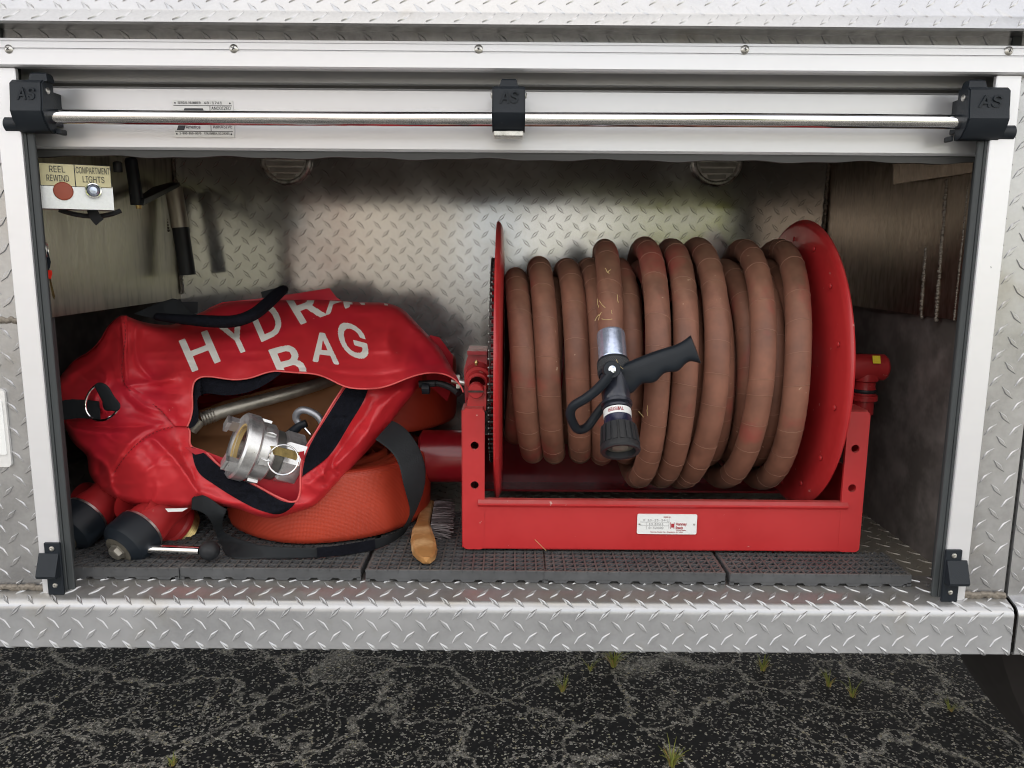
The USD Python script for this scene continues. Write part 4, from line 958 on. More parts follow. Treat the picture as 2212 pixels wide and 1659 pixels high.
# folds: line of the crease, height towards the viewer (m), half width; negative = valley
FOLDS = [([(440,215),(445,330),(455,420),(500,490),(540,520),(610,515),(650,500)], .010, 20), ([(500,250),(520,330),(560,330),(700,290)], -.004, 30),
         ([(395,555),(470,548),(560,540),(660,520)], .009, 17), ([(400,580),(470,650),(580,692)], .006, 16), ([(410,640),(500,720),(640,735)], -.006, 30), ([(480,600),(580,640),(700,640)], .006, 30),
         ([(500,850),(540,838),(580,870),(640,930),(700,1010),(750,1090),(790,1150)], .016, 24), ([(440,900),(500,930),(560,1040)], -.008, 34), ([(680,860),(700,960),(740,1040)], -.007, 26),
         ([(620,775),(500,820),(430,880),(330,1020)], -.005, 9), ([(600,765),(480,800),(400,875),(310,1010)], .006, 16),
         ([(265,480),(290,530),(270,560),(300,700)], .010, 20), ([(330,260),(320,420),(350,560)], -.008, 34), ([(290,280),(250,400),(150,470),(60,545)], .010, 30), ([(366,200),(370,400),(386,556)], -.005, 8),
         ([(215,930),(300,1000),(330,1110),(360,1160)], .010, 18), ([(240,1090),(310,1080),(330,1040)], .007, 14), ([(260,960),(250,1040)], -.006, 18), ([(320,1030),(330,1100)], -.006, 12),
         ([(80,740),(200,770),(400,775),(600,775)], -.008, 14), ([(70,770),(200,800),(420,800)], .006, 22),
         ([(1730,200),(1760,260),(1770,330),(1830,420)], .006, 34), ([(1700,250),(1640,330),(1620,430)], -.005, 40), ([(1900,300),(1960,420),(2080,520)], -.005, 34), ([(1250,470),(1400,470),(1560,500),(1720,505),(1900,470),(2060,440)], -.003, 10),
         ([(395,600),(450,660),(520,700),(640,756)], .5*.005, 9), ([(405,560),(500,600),(600,610)], .5*.004, 8), ([(640,870),(560,960),(480,1020)], .5*.006, 12), ([(300,900),(380,930),(470,920)], .5*.005, 12), ([(520,1180),(560,1100),(540,1040)], .5*.005, 14), ([(100,640),(180,600),(260,560)], .5*.006, 14), ([(120,480),(200,540),(240,600)], .5*.005, 14), ([(280,800),(330,850),(420,860)], .5*.004, 9), ([(1480,1130),(1400,1050),(1360,980)], .5*.005, 12), ([(1740,640),(1690,720),(1660,820)], .004, 12), ([(1960,300),(1880,380),(1850,470)], .005, 20),
         ([(900,420),(1000,400),(1130,440)], -.004, 34), ([(1000,130),(1180,190),(1350,190),(1500,150)], -.003, 30),
         ([(1870,560),(1740,680),(1640,830),(1520,950),(1400,1060)], .013, 26), ([(1700,600),(1600,780),(1480,960),(1440,1060)], -.010, 26), ([(1640,640),(1540,800),(1470,940),(1330,1090)], .007, 22), ([(1500,900),(1490,1000),(1530,1020)], -.008, 18), ([(1420,970),(1440,1050)], .006, 14),
         ([(1310,1040),(1400,1100),(1500,1080)], .006, 24), ([(780,1100),(900,1160),(1080,1225),(1180,1240)], .006, 22), ([(760,1080),(800,1150),(860,1170)], .007, 12), ([(740,1000),(760,1080),(790,1140)], -.006, 12)]


def seg_dist(Q, L):
    L = np.asarray(L, float); best = np.full(len(Q), 1e9)
    for a, b in zip(L[:-1], L[1:]):
        d = b-a; t = np.clip(((Q-a)@d)/(d@d), 0, 1); best = np.minimum(best, np.linalg.norm(Q-(a+t[:, None]*d), axis=1))
    return best


def smooth_line(L):
    L = np.asarray(L, float)
    return spline(L, max(8, len(L)*5)) if len(L) > 2 else L


FOLDS = [(smooth_line(L), a, w) for L, a, w in FOLDS]


def depth(Q, R):
    y = R(Q/100)
    for L, a, w in FOLDS:
        lo, hi = L.min(0)-4*w, L.max(0)+4*w
        k = np.all((Q > lo) & (Q < hi), axis=1)
        if k.any():
            d = seg_dist(Q[k], L); e0 = np.minimum(np.linalg.norm(Q[k]-L[0], axis=1), np.linalg.norm(Q[k]-L[-1], axis=1))
            y[k] -= .85*a*np.exp(-(d/w)**1.7)*np.clip(.35+e0/(2.5*w), 0, 1)
    p = np.c_[Q/110, np.zeros(len(Q))]
    y -= .009*(meshkit.noise(p, 3)-.5)+.0016*(meshkit.noise(p*3.1, 4)-.5)
    p = np.c_[Q[:, :1]/160+Q[:, 1:]/300, Q[:, 1:]/50, np.zeros(len(Q))]
    y -= .0028*(1-np.abs(2*meshkit.noise(p, 8)-1))
    return y


def densify(P, s, closed=True):
    P = np.asarray(P, float); out = []
    for a, b in zip(P, np.roll(P, -1, axis=0) if closed else P[1:]):
        n = max(1, int(np.linalg.norm(b-a)/s)); out += [a+(b-a)*k/n for k in range(n)]
    return np.array(out)


def sheet2d(poly, s):
    """points and triangles filling a polygon at spacing s"""
    B = []
    for ring in [poly.exterior, *poly.interiors]: B.append(densify(np.array(ring.coords)[:-1], s*.8))
    B = np.concatenate(B); x0, y0, x1, y1 = poly.bounds
    g = np.array([(x+(.5*s if j % 2 else 0), y) for j, y in enumerate(np.arange(y0, y1, s*.87)) for x in np.arange(x0, x1, s)])
    inn = poly.buffer(-s*.55); k = shapely.contains_xy(inn, g[:, 0], g[:, 1]); Q = np.vstack([B, g[k]])
    t = Delaunay(Q).simplices; c = Q[t].mean(1); t = t[shapely.contains_xy(poly, c[:, 0], c[:, 1])]
    a = Q[t]; cr = (a[:, 1, 0]-a[:, 0, 0])*(a[:, 2, 1]-a[:, 0, 1])-(a[:, 1, 1]-a[:, 0, 1])*(a[:, 2, 0]-a[:, 0, 0])
    t = t[np.abs(cr) > 1e-3]; cr = cr[np.abs(cr) > 1e-3]; t[cr > 0] = t[cr > 0][:, ::-1]
    return Q, t, len(B)


def solid_sheet(Q, t, Y, th, roll=None):
    """sheet of thickness th whose front is at depth Y"""
    Pf, Pb = z3(Q, Y), z3(Q, Y+th); n = len(Q)
    e = np.sort(t[:, [0, 1, 1, 2, 2, 0]].reshape(-1, 2), axis=1); dirs = t[:, [0, 1, 1, 2, 2, 0]].reshape(-1, 2)
    _, idx, cnt = np.unique(e, axis=0, return_index=True, return_counts=True); bd = dirs[idx[cnt == 1]]
    fs = np.vstack([t, t[:, ::-1]+n, np.c_[bd[:, 1], bd[:, 0], bd[:, 0]+n], np.c_[bd[:, 1], bd[:, 0]+n, bd[:, 1]+n]])
    return trimesh.Trimesh(np.vstack([Pf, Pb]), fs, process=False)


def curve(P, s=14):
    P = np.asarray(P, float); return spline(P, max(6, int(np.linalg.norm(np.diff(P, axis=0), axis=1).sum()/s)))


hem = curve([(2165,592),(2100,512),(2000,490),(1930,500),(1850,527),(1740,566),(1650,574),(1540,560),(1460,522),(1390,498),(1300,490),(1210,483),(1170,482),(1060,513),(950,525),(880,516),(830,510),(785,514),(752,540)])
lip_left = curve([(752,540),(742,600),(742,690),(728,745),(716,772)])
top = curve([(366,190),(395,192),(430,205),(480,222),(560,236),(640,236),(700,215),(770,182),(900,128),(1000,112),(1100,108),(1300,107),(1460,108),(1650,120),(1790,131),(1850,160),(1900,208),(2000,312),(2050,370),(2090,440),(2140,530),(2165,592)])
seam = curve([(716,772),(650,770),(580,690),(480,625),(392,556),(382,380),(366,190)], 14)
polyF = Polygon(np.vstack([top[:-1], hem[:-1], lip_left[:-1], np.array([(716,772),(650,770)]), np.array([(580,690),(480,622),(390,555),(384,380)])])).buffer(0)
lip_low = curve([(722,780),(730,830),(735,872),(800,900),(870,962),(940,1010),(1040,1060),(1140,1115),(1230,1158)])
lip_r = np.vstack([curve([(1230,1158),(1265,1168),(1288,1163)]), curve([(1292,1160),(1306,1125),(1310,1060),(1312,1000),(1330,900),(1375,825),(1420,750),(1480,650),(1535,565),(1578,500)])])
outB = np.vstack([curve([(1950,500),(1925,565),(1860,650),(1790,742),(1730,820),(1660,902),(1600,965),(1545,1030),(1470,1110),(1390,1190),(1280,1225),(1150,1253),(1080,1240),(1000,1210),(900,1190),(800,1160)]), curve([(785,1150),(760,1180),(735,1200),(660,1200),(590,1196),(480,1190),(370,1166),(310,1140),(260,1110),(225,1060),(200,1010),(188,930),(140,880),(100,830),(66,770),(30,750),(-25,740)]), curve([(-25,570),(40,520),(130,420),(180,390),(230,350),(262,310),(290,260),(330,215),(366,190)])])
polyB = Polygon(np.vstack([lip_low, lip_r, outB, [(400,190),(405,380),(410,555),(500,615),(600,680),(665,755)]])).buffer(0)
if polyB.geom_type != 'Polygon': polyB = max(polyB.geoms, key=lambda g_: g_.area)
if polyF.geom_type != 'Polygon': polyF = max(polyF.geoms, key=lambda g_: g_.area)

bag = thing('equipment_bag', 'open red vinyl bag with white hydrant bag lettering slumped over the hose rolls', 'bag')


def edge_roll(Q, Y, line, w, d):
    """near an outer edge the vinyl rolls away from the viewer"""
    e = seg_dist(Q, line); k = np.clip(1-e/w, 0, 1); return Y+d*(1-np.sqrt(np.maximum(1-k*k, 0)))


Q, t, _ = sheet2d(polyF, 9)
YF_ = edge_roll(Q, depth(Q, RF), top[:-8], 42, .035)
build('bag_flap', solid_sheet(Q, t, YF_, .0022), VINYL, bag, 50)
Q, t, _ = sheet2d(polyB, 9)
YB_ = edge_roll(Q, depth(Q, RB)+.0012, outB, 40, .035)
build('bag_body', solid_sheet(Q, t, YB_, .0022), VINYL, bag, 50)
# back of the bag: the outline closed towards the compartment's rear
allout = unary_union([polyF.buffer(1), polyB.buffer(1), Polygon(np.vstack([lip_low, lip_r[:-1], hem[::-1][:], ])).buffer(0)]).buffer(20).buffer(-22)
if allout.geom_type != 'Polygon': allout = max(allout.geoms, key=lambda g_: g_.area)
oc = densify(np.array(allout.exterior.coords)[:-1], 30); Yo = np.minimum(RF(oc/100), .34)*.5+RB(oc/100)*.5
Yo = np.where(oc[:, 1] < 480, np.clip(RF(oc/100), .2, .36), np.clip(RB(oc/100), .06, .24)); Yo = np.convolve(np.r_[Yo[-4:], Yo, Yo[:4]], np.ones(9)/9, 'valid')+.035
cen = np.array([1050, 620.]); Vb = []; rings = [(1.0, 0), (.985, .03), (.93, .06), (.75, .085), (.4, .10), (.02, .105)]
for s_, dy in rings: Vb.append(z3(cen+(oc-cen)*s_, np.minimum(Yo*(s_ if s_ > .5 else .5)+(1-max(s_, .5))*.24+dy, .46)))
mb = trimesh.Trimesh(np.concatenate(Vb), np.array(grid_faces(len(rings), len(oc))), process=False)
build('bag_back', mb, VINYL_IN_AND_SHADED, bag, 50)
# raised peak of the rear panel showing above the flap
pk = Polygon([(760,200),(830,150),(900,120),(1100,100),(1300,72),(1462,46),(1500,95),(1535,118),(1660,128),(1700,180),(1200,200)])
Q, t, _ = sheet2d(pk, 12); build('bag_back', solid_sheet(Q, t, .372-.0*Q[:, 0]+.01*np.sin(Q[:, 0]/90)+.00012*np.maximum(110-Q[:, 1], 0), .003), VINYL, bag, 50)
# side panel at the right end, its shade put into the darker red
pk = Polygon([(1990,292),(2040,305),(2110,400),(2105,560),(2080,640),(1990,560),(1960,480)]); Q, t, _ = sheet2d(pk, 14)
build('bag_end', solid_sheet(Q, t, .30+.00004*(Q[:, 0]-1990)*4, .003), VINYL_IN_AND_SHADED, bag, 50)


def on_sheet(poly, s, R, off, th, name, m, parent, corr=None, smooth=50):
    if poly.is_empty: return
    V, Fs, k = [], [], 0
    for g_ in getattr(poly, 'geoms', [poly]):
        if g_.geom_type != 'Polygon' or g_.area < 30: continue
        Q, t, _ = sheet2d(g_, s)
        if not len(t): continue
        Y = depth(Q, R); Y = corr(Q, Y) if corr else Y
        q = solid_sheet(Q, t, Y-off-th, th); V.append(q)
    if V: return build(name, trimesh.util.concatenate(V), m, parent, smooth)


# hook-and-loop strips
corF = lambda Q, Y: edge_roll(Q, Y, top[:-8], 42, .035); corB = lambda Q, Y: edge_roll(Q, Y+.0012, outB, 40, .035)
vr = Polygon(np.vstack([curve([(1548,566),(1600,570),(1665,575)]), curve([(1662,585),(1640,640),(1580,740),(1520,840),(1450,935),(1380,990),(1318,1036)]), curve([(1320,1020),(1330,960),(1352,890),(1400,800),(1450,720),(1500,640),(1548,568)])])).buffer(0)
on_sheet(vr, 9, RB, .0003, .0016, 'velcro_strip', VELCRO, bag, corB)
vl = Polygon(np.vstack([curve([(738,880),(800,908),(870,972),(940,1020),(1040,1070),(1140,1124),(1230,1168),(1282,1172)]), curve([(1270,1190),(1240,1215),(1200,1232),(1140,1225),(1080,1205),(1000,1165),(900,1105),(840,1065),(780,1018),(752,960),(738,882)])])).buffer(0)
on_sheet(vl, 9, RB, .0003, .0016, 'velcro_strip', VELCRO, bag, corB)
vt = Polygon(np.vstack([curve([(754,545),(785,519),(830,516),(880,522),(950,531),(1060,519),(1170,488),(1215,486)]), curve([(1200,500),(1110,560),(1040,590),(960,606),(880,606),(800,602),(778,615),(776,700),(762,760),(726,782)]), curve([(724,775),(738,735),(748,690),(748,600),(755,546)])])).buffer(0)
Q, t, _ = sheet2d(vt, 9); build('velcro_strip', solid_sheet(Q, t, RF(Q/100)+.004+.00018*np.maximum(Q[:, 1]-500, 0)*(Q[:, 0] > 790), .0016), VELCRO, bag, 50)
# binding along the lips
def piping(line, R, r, off, name='hem_binding'):
    Q = np.asarray(line); build(name, tube(z3(Q, depth(Q, R)-off), r, 8), PIPING, bag, True)
piping(hem, RF, .0013, -.0008); piping(lip_left, RF, .0013, -.0008); piping(lip_low, RB, .0015, -.0008); piping(lip_r[:-4], RB, .0015, -.0008)
st = MB()
for L, R in ((seam[10:-2], RF), (curve([(640,775),(500,828),(430,885),(330,1022)]), RB)):
    Pq = curve(L, 10)
    for k in range(0, len(Pq)-1, 2): a = Pq[k:k+2]; st.tube(z3(a, depth(a, R)-.0006), .0005, 5)
st.build('seam_stitches', mat('dark_red_thread', (.16, .008, .012), .8), bag)

# lettering on the flap: letter, bottom left, bottom right, up
from shapely.affinity import affine_transform


def letter_poly(chx):
    tm = meshkit.text_mesh(chx, 1.0, .01, True); tri = np.array(tm.triangles); z_ = tri[:, :, 2]; tri = tri[(z_ > .005).all(1)]
    g_ = unary_union([Polygon(a[:, :2]).buffer(.002) for a in tri]); x0, y0, x1, y1 = g_.bounds
    return affine_transform(g_, [1/(x1-x0), 0, 0, 1/(y1-y0), -x0/(x1-x0), -y0/(y1-y0)])


safe = polyF.intersection(Polygon(np.vstack([hem+np.array([0, -5]), [(700,500),(300,500),(300,0),(2300,0),(2300,590)]])).buffer(0)).buffer(-3)
for chx, bl, br, upv in (('H', (742,487), (893,430), (-72,-165)), ('Y', (945,404), (1072,362), (-78,-165)), ('D', (1106,330), (1234,270), (-72,-165)), ('R', (1312,238), (1446,188), (-100,-165)), ('A', (1440,190), (1570,145), (10,-170)), ('N', (1566,131), (1650,134), (-26,-90)), ('T', (1720,133), (1800,140), (-20,-90)),
                         ('B', (1218,548), (1358,508), (-78,-178)), ('A', (1366,434), (1518,452), (32,-158)), ('G', (1492,400), (1682,402), (36,-188))):
    g_ = letter_poly(chx); bl, br, upv = map(np.array, (bl, br, upv)); e = br-bl
    if chx == 'G': e = np.array([150, 40]); bl = np.array([1530, 392]); upv = np.array([-40, -182])
    if chx == 'A' and bl[0] < 1370 and bl[1] > 300: e = np.array([140, 16]); upv = np.array([-20, -160]); bl = np.array([1374, 432])
    g_ = affine_transform(g_, [e[0], upv[0], e[1], upv[1], bl[0], bl[1]]).intersection(safe)
    on_sheet(g_, 6, RF, .0002, .0007, 'letter', WHITE_INK, bag, corF)
# carrying handle: broad webbing and its padded grip
hp = np.array([(560,196),(640,205),(720,212),(880,222),(960,219),(1030,200),(1100,158),(1160,104),(1198,70),(1214,58)], float)
hy = np.array([.225,.215,.21,.205,.206,.21,.235,.27,.30,.33])
hs = np.c_[hp, hy*3000]; hs = spline(hs, 50)
build('carry_handle', tube(z3(hs[:, :2], hs[:, 2]/3000), np.r_[np.linspace(.008, .0128, 16), np.full(26, .0128), np.linspace(.0125, .011, 8)], 14, True, .75), VELCRO, bag, True)
w1 = Polygon([(436,180),(560,125),(640,100),(680,108),(730,170),(775,190),(740,205),(880,196),(880,240),(760,228),(620,225),(520,200)])
Q, t, _ = sheet2d(w1.buffer(0), 12); build('handle_webbing', solid_sheet(Q, t, .225+.00025*(220-Q[:, 1])+.004*np.sin(Q[:, 0]/40), .002), WEBBING, bag, 50)
w1 = Polygon([(640,118),(772,118),(770,178),(730,180),(690,120)]); Q, t, _ = sheet2d(w1, 12); build('handle_webbing', solid_sheet(Q, t, .29+0*Q[:, 0], .002), WEBBING, bag)
w1 = Polygon([(1102,66),(1180,45),(1232,34),(1244,72),(1180,95),(1110,96)]); Q, t, _ = sheet2d(w1, 10); build('handle_webbing', solid_sheet(Q, t, .325+.0001*(Q[:, 0]-1100)*.3, .002), WEBBING, bag)
# D ring and its webbing at the left end
dr = MB(); c0_ = np.array([270., 655.])
pts = [(235,560),(205,590),(186,630),(182,670),(200,712),(235,736),(280,738),(320,718),(348,690),(355,678)]
dr.tube(z3(curve(pts, 6), np.linspace(.118, .104, len(curve(pts, 6)))), .0019, 10); dr.tube(z3(np.array([(235,560),(355,678)]), np.array([.118, .104])), .0019, 10)
dr.build('d_ring', CHROME, bag)
wp_ = Polygon([(28,640),(110,628),(190,632),(255,640),(262,735),(150,728),(60,738),(20,735)]); Q, t, _ = sheet2d(wp_, 10)
build('webbing_tab', solid_sheet(Q, t, np.minimum(depth(Q, RB)-.003, .135-.00005*Q[:, 0]), .0022), WEBBING, bag, 50)
wp_ = Polygon(curve([(228,560),(240,545),(272,543),(300,560),(335,615),(365,672),(350,690),(320,690),(310,690),(270,640)], 8)).buffer(0); Q, t, _ = sheet2d(wp_, 6)
e = seg_dist(Q, np.array([(240,552),(345,680)])); build('webbing_loop', solid_sheet(Q, t, .113-.00013*(Q[:, 0]-240)-.008*np.sqrt(np.maximum(1-(e/48)**2, 0)), .006), WEBBING, bag, 50)
# shoulder strap: out from under the bag, round the orange roll and back along the mat
def on_mat(q):
    u, v = zuv(np.array(q, float)); return atz(float(u), float(v), ZF+TH+.002)[1]
pg = Polygon(np.vstack([curve([(1790,742),(1850,775),(1900,830),(1942,905),(1966,995),(1962,1080),(1940,1160),(1905,1240),(1880,1292)]), curve([(1860,1330),(1790,1380),(1700,1418),(1500,1452),(1350,1462),(1200,1466),(1050,1466),(960,1462),(918,1444)]), curve([(903,1420),(872,1350),(835,1262),(738,1208)]), curve([(740,1150),(770,1130),(850,1160),(924,1205)]), curve([(910,1240),(900,1290),(912,1326),(960,1352),(1060,1384),(1200,1403),(1400,1406),(1650,1372),(1790,1335),(1850,1302)]), curve([(1872,1262),(1882,1200),(1868,1140),(1845,1050),(1830,985),(1800,922),(1750,872),(1702,840)])])).buffer(0)
if pg.geom_type != 'Polygon': pg = max(pg.geoms, key=lambda g_: g_.area)
SPt = [(1790,742,.158),(1702,840,.112),(1800,922,.105),(1900,830,.132),(1966,995,.128),(1845,1050,.098),(1962,1080,.128),(1868,1140,.112),(1940,1160,.135),(1882,1200,.128),(1905,1240,.142),(924,1205,.082),(770,1130,.082),(738,1208,.09),(835,1262,.088),(910,1240,.08)]
for q in ((1860,1330),(1790,1380),(1700,1418),(1500,1452),(1350,1462),(1200,1466),(1050,1466),(960,1462),(918,1444),(880,1370)): SPt.append((*q, on_mat(q)))
for q, d_ in (((912,1326), .004), ((960,1352), .008), ((1060,1384), .004), ((1200,1403), .003), ((1400,1406), .003), ((1650,1372), .004), ((1790,1335), .006), ((1850,1302), .004)): SPt.append((*q, on_mat((q[0], q[1]+60))+d_))
RS_ = RBFInterpolator(np.array(SPt)[:, :2]/100, np.array(SPt)[:, 2], kernel='thin_plate_spline', smoothing=.0003)
Q, t, _ = sheet2d(pg, 9); build('shoulder_strap', solid_sheet(Q, t, RS_(Q/100), .0024), WEBBING, bag, 50)
pg2 = Polygon(np.vstack([curve([(1395,1408),(1560,1388),(1700,1362)]), curve([(1704,1414),(1560,1442),(1400,1456)])])).buffer(0); Q, t, _ = sheet2d(pg2, 9); build('strap_patch', solid_sheet(Q, t, RS_(Q/100)-.0022, .002), VELCRO, bag, 50)
w2 = z3(np.array([(600,1203),(720,1200),(690,1218),(615,1221)], float), np.full(4, .085)); build('care_tag', hull([*w2, *(w2+np.array([0, .0012, 0]))]), PLATE_WHITE, bag)

# ================================================================== inside the bag
cv = thing('canvas_cover', 'tan brown canvas hose lying inside the open bag', 'hose')
Q, t, _ = sheet2d(Polygon([(690,720),(900,640),(1200,560),(1450,520),(1600,540),(1600,800),(1440,960),(1200,965),(900,960),(760,930),(700,850)]), 16)
Yc = np.interp(Q[:, 1], [500, 700, 827, 903, 990, 1140], [.275, .262, .235, .180, .128, .10])+.012*(meshkit.noise(np.c_[Q/130, 0*Q[:, 0]], 5)-.5)+.006*np.sin(Q[:, 0]/120+Q[:, 1]/70)-.006
build('canvas', solid_sheet(Q, t, Yc, .004), TAN, cv, 60)
lp_ = Polygon([(700,880),(780,890),(900,935),(1100,940),(1330,900),(1330,1180),(1230,1185),(1040,1090),(870,990),(735,905)]); Q, t, _ = sheet2d(lp_, 14)
build('bag_lining', solid_sheet(Q, t, np.minimum(depth(Q, RB)+.026, .1000)+.004*np.sin(Q[:, 0]/60), .002), VINYL_IN_AND_SHADED, bag, 50)
pp = thing('steel_bar', 'dull steel bar with ribbed end lying across the open bag', 'tool')
P = [at(436, 906, .160), at(452, 900, .165), at(640, 845, .235), at(720, 818, .27)]
m = MB(); m.tube(spline(P, 24), .0102, 16); m.build('bar', PIPE_STEEL, pp)
m = MB(); d = (P[1]-P[0])/np.linalg.norm(P[1]-P[0])
for k in range(5): m.add(torus(P[0]+d*(.002+.0042*k), d, .0098, .0013, 20, 6))
m.build('ribbed_end', PIPE_STEEL, pp)
m = MB(); m.tube([P[0]-d*.016+np.array([0, 0, -.012]), P[0]-d*.002], [.008, .0092], 12); m.build('bar_socket', PIPE_STEEL, pp)

cp = thing('hose_coupling', 'cast aluminium lugged hose coupling lying in the open bag', 'coupling')
ax = np.array([.80, .463, -.38]); ax /= np.linalg.norm(ax)
f0 = at(511, 961, .091)
def cl(pr, m_, name, n=48): return build(name, lathe(pr, f0, ax, n), m_, cp, 30)
cl([(.006, .030), (.001, .036), (0, .0385), (.0, .0465), (.003, .0495), (.019, .0495), (.0215, .0475), (.0225, .040)], CAST_ALU, 'coupling_flange')
cl([(.022, .042), (.024, .0435), (.044, .0435), (.0465, .041), (.047, .0375)], CAST_ALU, 'locking_ring')
cl([(.046, .0375), (.060, .0375)], mat('dark_grey_groove', (.14, .14, .13), .4, .7, .2, 60), 'neck')
cl([(.012, .0365), (.004, .0355), (.003, .033), (.004, .0305), (.012, .030)], GASKET, 'seal_ring')
cl([(.010, .031), (.04, .030), (.04, 0)], STEEL, 'bore')
m = MB(); a_ = np.cross(ax, [0, 0, 1]); a_ /= np.linalg.norm(a_); b_ = np.cross(ax, a_)
oct_ = [(s, r) for s, r in ((.060, .036), (.065, .041), (.091, .041), (.095, .036), (.095, 0))]; m.add(lathe(oct_, f0, ax, 8)); build('octagon_body', m.mesh(), CAST_ALU, cp, False)
def lug(t0, s0, s1, r0, r1, wd_, name, m_=CAST_ALU):
    dd = math.cos(t0)*a_+math.sin(t0)*b_; ee = np.cross(ax, dd)
    build(name, hull([f0+ax*s+dd*r+ee*w_ for s in (s0, s1) for r in (r0, r1) for w_ in (-wd_, wd_)]+[f0+ax*((s0+s1)/2)+dd*(r1+.0012)+ee*w_ for w_ in (-wd_*.7, wd_*.7)]), m_, cp)
for t0 in np.linspace(0, 2*math.pi, 6, endpoint=False)+.15: lug(t0, .026, .041, .040, .0475, .0050, 'grip_lug')
for t0 in (.6, .6+math.pi): lug(t0, -.016, .004, .036, .046, .0095, 'hook_lug'); lug(t0, -.018, -.012, .031, .046, .0095, 'hook_lug')
q0, q1, q2 = at(582, 972, .078), at(612, 977, .073), at(643, 986, .082)
build('brass_strap', ribbon([q0, q1, q2], (0, -.1, 1), .0125, .0015, 14), BRASS, cp)
build('split_ring', torus(at(612, 993, .070), (.05, -1, .28), .0212, .0011, 48, 8), CHROME, cp); build('split_ring', torus(at(612, 994, .0685), (.05, -1, .30), .0214, .0010, 48, 8), CHROME, cp)
pt = MB()
for s_, w_ in ((.3, .012), (.6, .012)): pass
hk = thing('steel_hook', 'grey steel snap hook with black stem beside the coupling in the bag', 'hook')
build('hook_ring', tube(spline([at(u, v, y) for u, v, y in ((645, 912, .19), (640, 896, .188), (652, 886, .185), (672, 890, .182), (690, 903, .18), (697, 918, .18), (690, 935, .182))], 30), .0058, 12), mat('grey_steel', (.42, .43, .46), .4, .8, .2, 40), hk)
build('hook_stem', tube([at(606, 950, .185), at(625, 938, .185), at(640, 926, .185), at(648, 919, .186), at(662, 914, .187)], [.004, .0068, .0072, .0062, .0062], 14), BLACK_PLASTIC, hk)
build('hook_pin', tube([at(650, 915, .188), at(672, 940, .188)], .0025, 8), CHROME, hk)

# ================================================================== RED VALVES with black caps under the bag
def valve(label, c, axis, r_cap, L, lever):
    o = thing('gate_valve', label, 'valve', None)
    c = np.array(c); axis = np.array(axis, float); axis /= np.linalg.norm(axis)      # from the cap's face back along the body
    build('cap', lathe([(.0, 0), (.0, r_cap*.62), (.003, r_cap*.70), (.008, r_cap*.93), (.014, r_cap), (.042, r_cap), (.0435, r_cap*.97)], c, axis, 48), BLACK_PLASTIC, o)
    build('cap_collar', lathe([(.043, r_cap*.97), (.047, r_cap*.96), (.048, r_cap*.88)], c, axis, 40), STEEL, o)
    build('body', lathe([(.046, r_cap*.88), (.06, r_cap*.86), (.075, r_cap*.78), (L-.02, r_cap*.78), (L-.015, r_cap*.9), (L, r_cap*.9), (L, 0)], c, axis, 36), RED_FADED, o)
    build('cap_dirt', lathe([(-.0006, r_cap*.25), (-.0012, r_cap*.45), (-.0004, r_cap*.60)], c, axis, 30), mat('pale_grit', (.10, .09, .07), .9, 0, .5, 120, bump=.5), o)
    build('cap_bolt', lathe([(0, .0135), (-.002, .0135), (-.003, .0112), (-.009, .0105), (-.010, .008), (-.010, 0)], c, axis, 6), PIPE_STEEL, o, False)
    return o
v1 = valve('red valve with a big black cap and a chrome lever with a black ball knob', at(256, 1189, .052), (.34, .72, .36), .0370, .19, True)
q0, q1 = at(300, 1185, .062), at(432, 1190, .050)
build('lever', tube([q0, q1], .0064, 20), CHROME, v1); s = trimesh.creation.icosphere(3, .0142); s.apply_translation(at(453, 1189, .048)); build('lever_knob', s, BLACK_RUBBER, v1, True)
d = (q1-q0)/np.linalg.norm(q1-q0); build('lever_socket', tube([q0-d*.006, q0+d*.004], .0082, 16), BLACK_PLASTIC, v1)
# side outlet with threads
o0 = at(338, 1108, .135); oa = at(405, 1150, .185)-o0; oa /= np.linalg.norm(oa)
build('outlet', lathe([(-.05, .034), (.030, .034), (.034, .037), (.040, .0375), (.041, .033)], o0, oa, 36), RED_FADED, v1)
pr = [(.040, .0335)]
for k in range(5): pr += [(.041+.0035*k, .0335), (.0425+.0035*k, .0352), (.044+.0035*k, .0335)]
build('outlet_threads', lathe(pr+[(.0585, .030), (.0585, 0)], o0, oa, 36), BRASS, v1)
v2 = valve('red valve with a black cap half hidden by the left door jamb', at(138, 1160, .085), (.30, .74, .38), .0370, .2, False)
ft = MB(); ft.tube([at(380, 1150, .17), at(250, 1100, .20), at(180, 1080, .22)], .030, 24); ft.build('body', RED_FADED, v2)
pr_ = MB(); pr_.add(text_on('M', .0075, at(250, 1133, .0555)+np.array([0, -.001, .0]), (.9, .1, -.25), (.25, .6, .75), .0004)); 

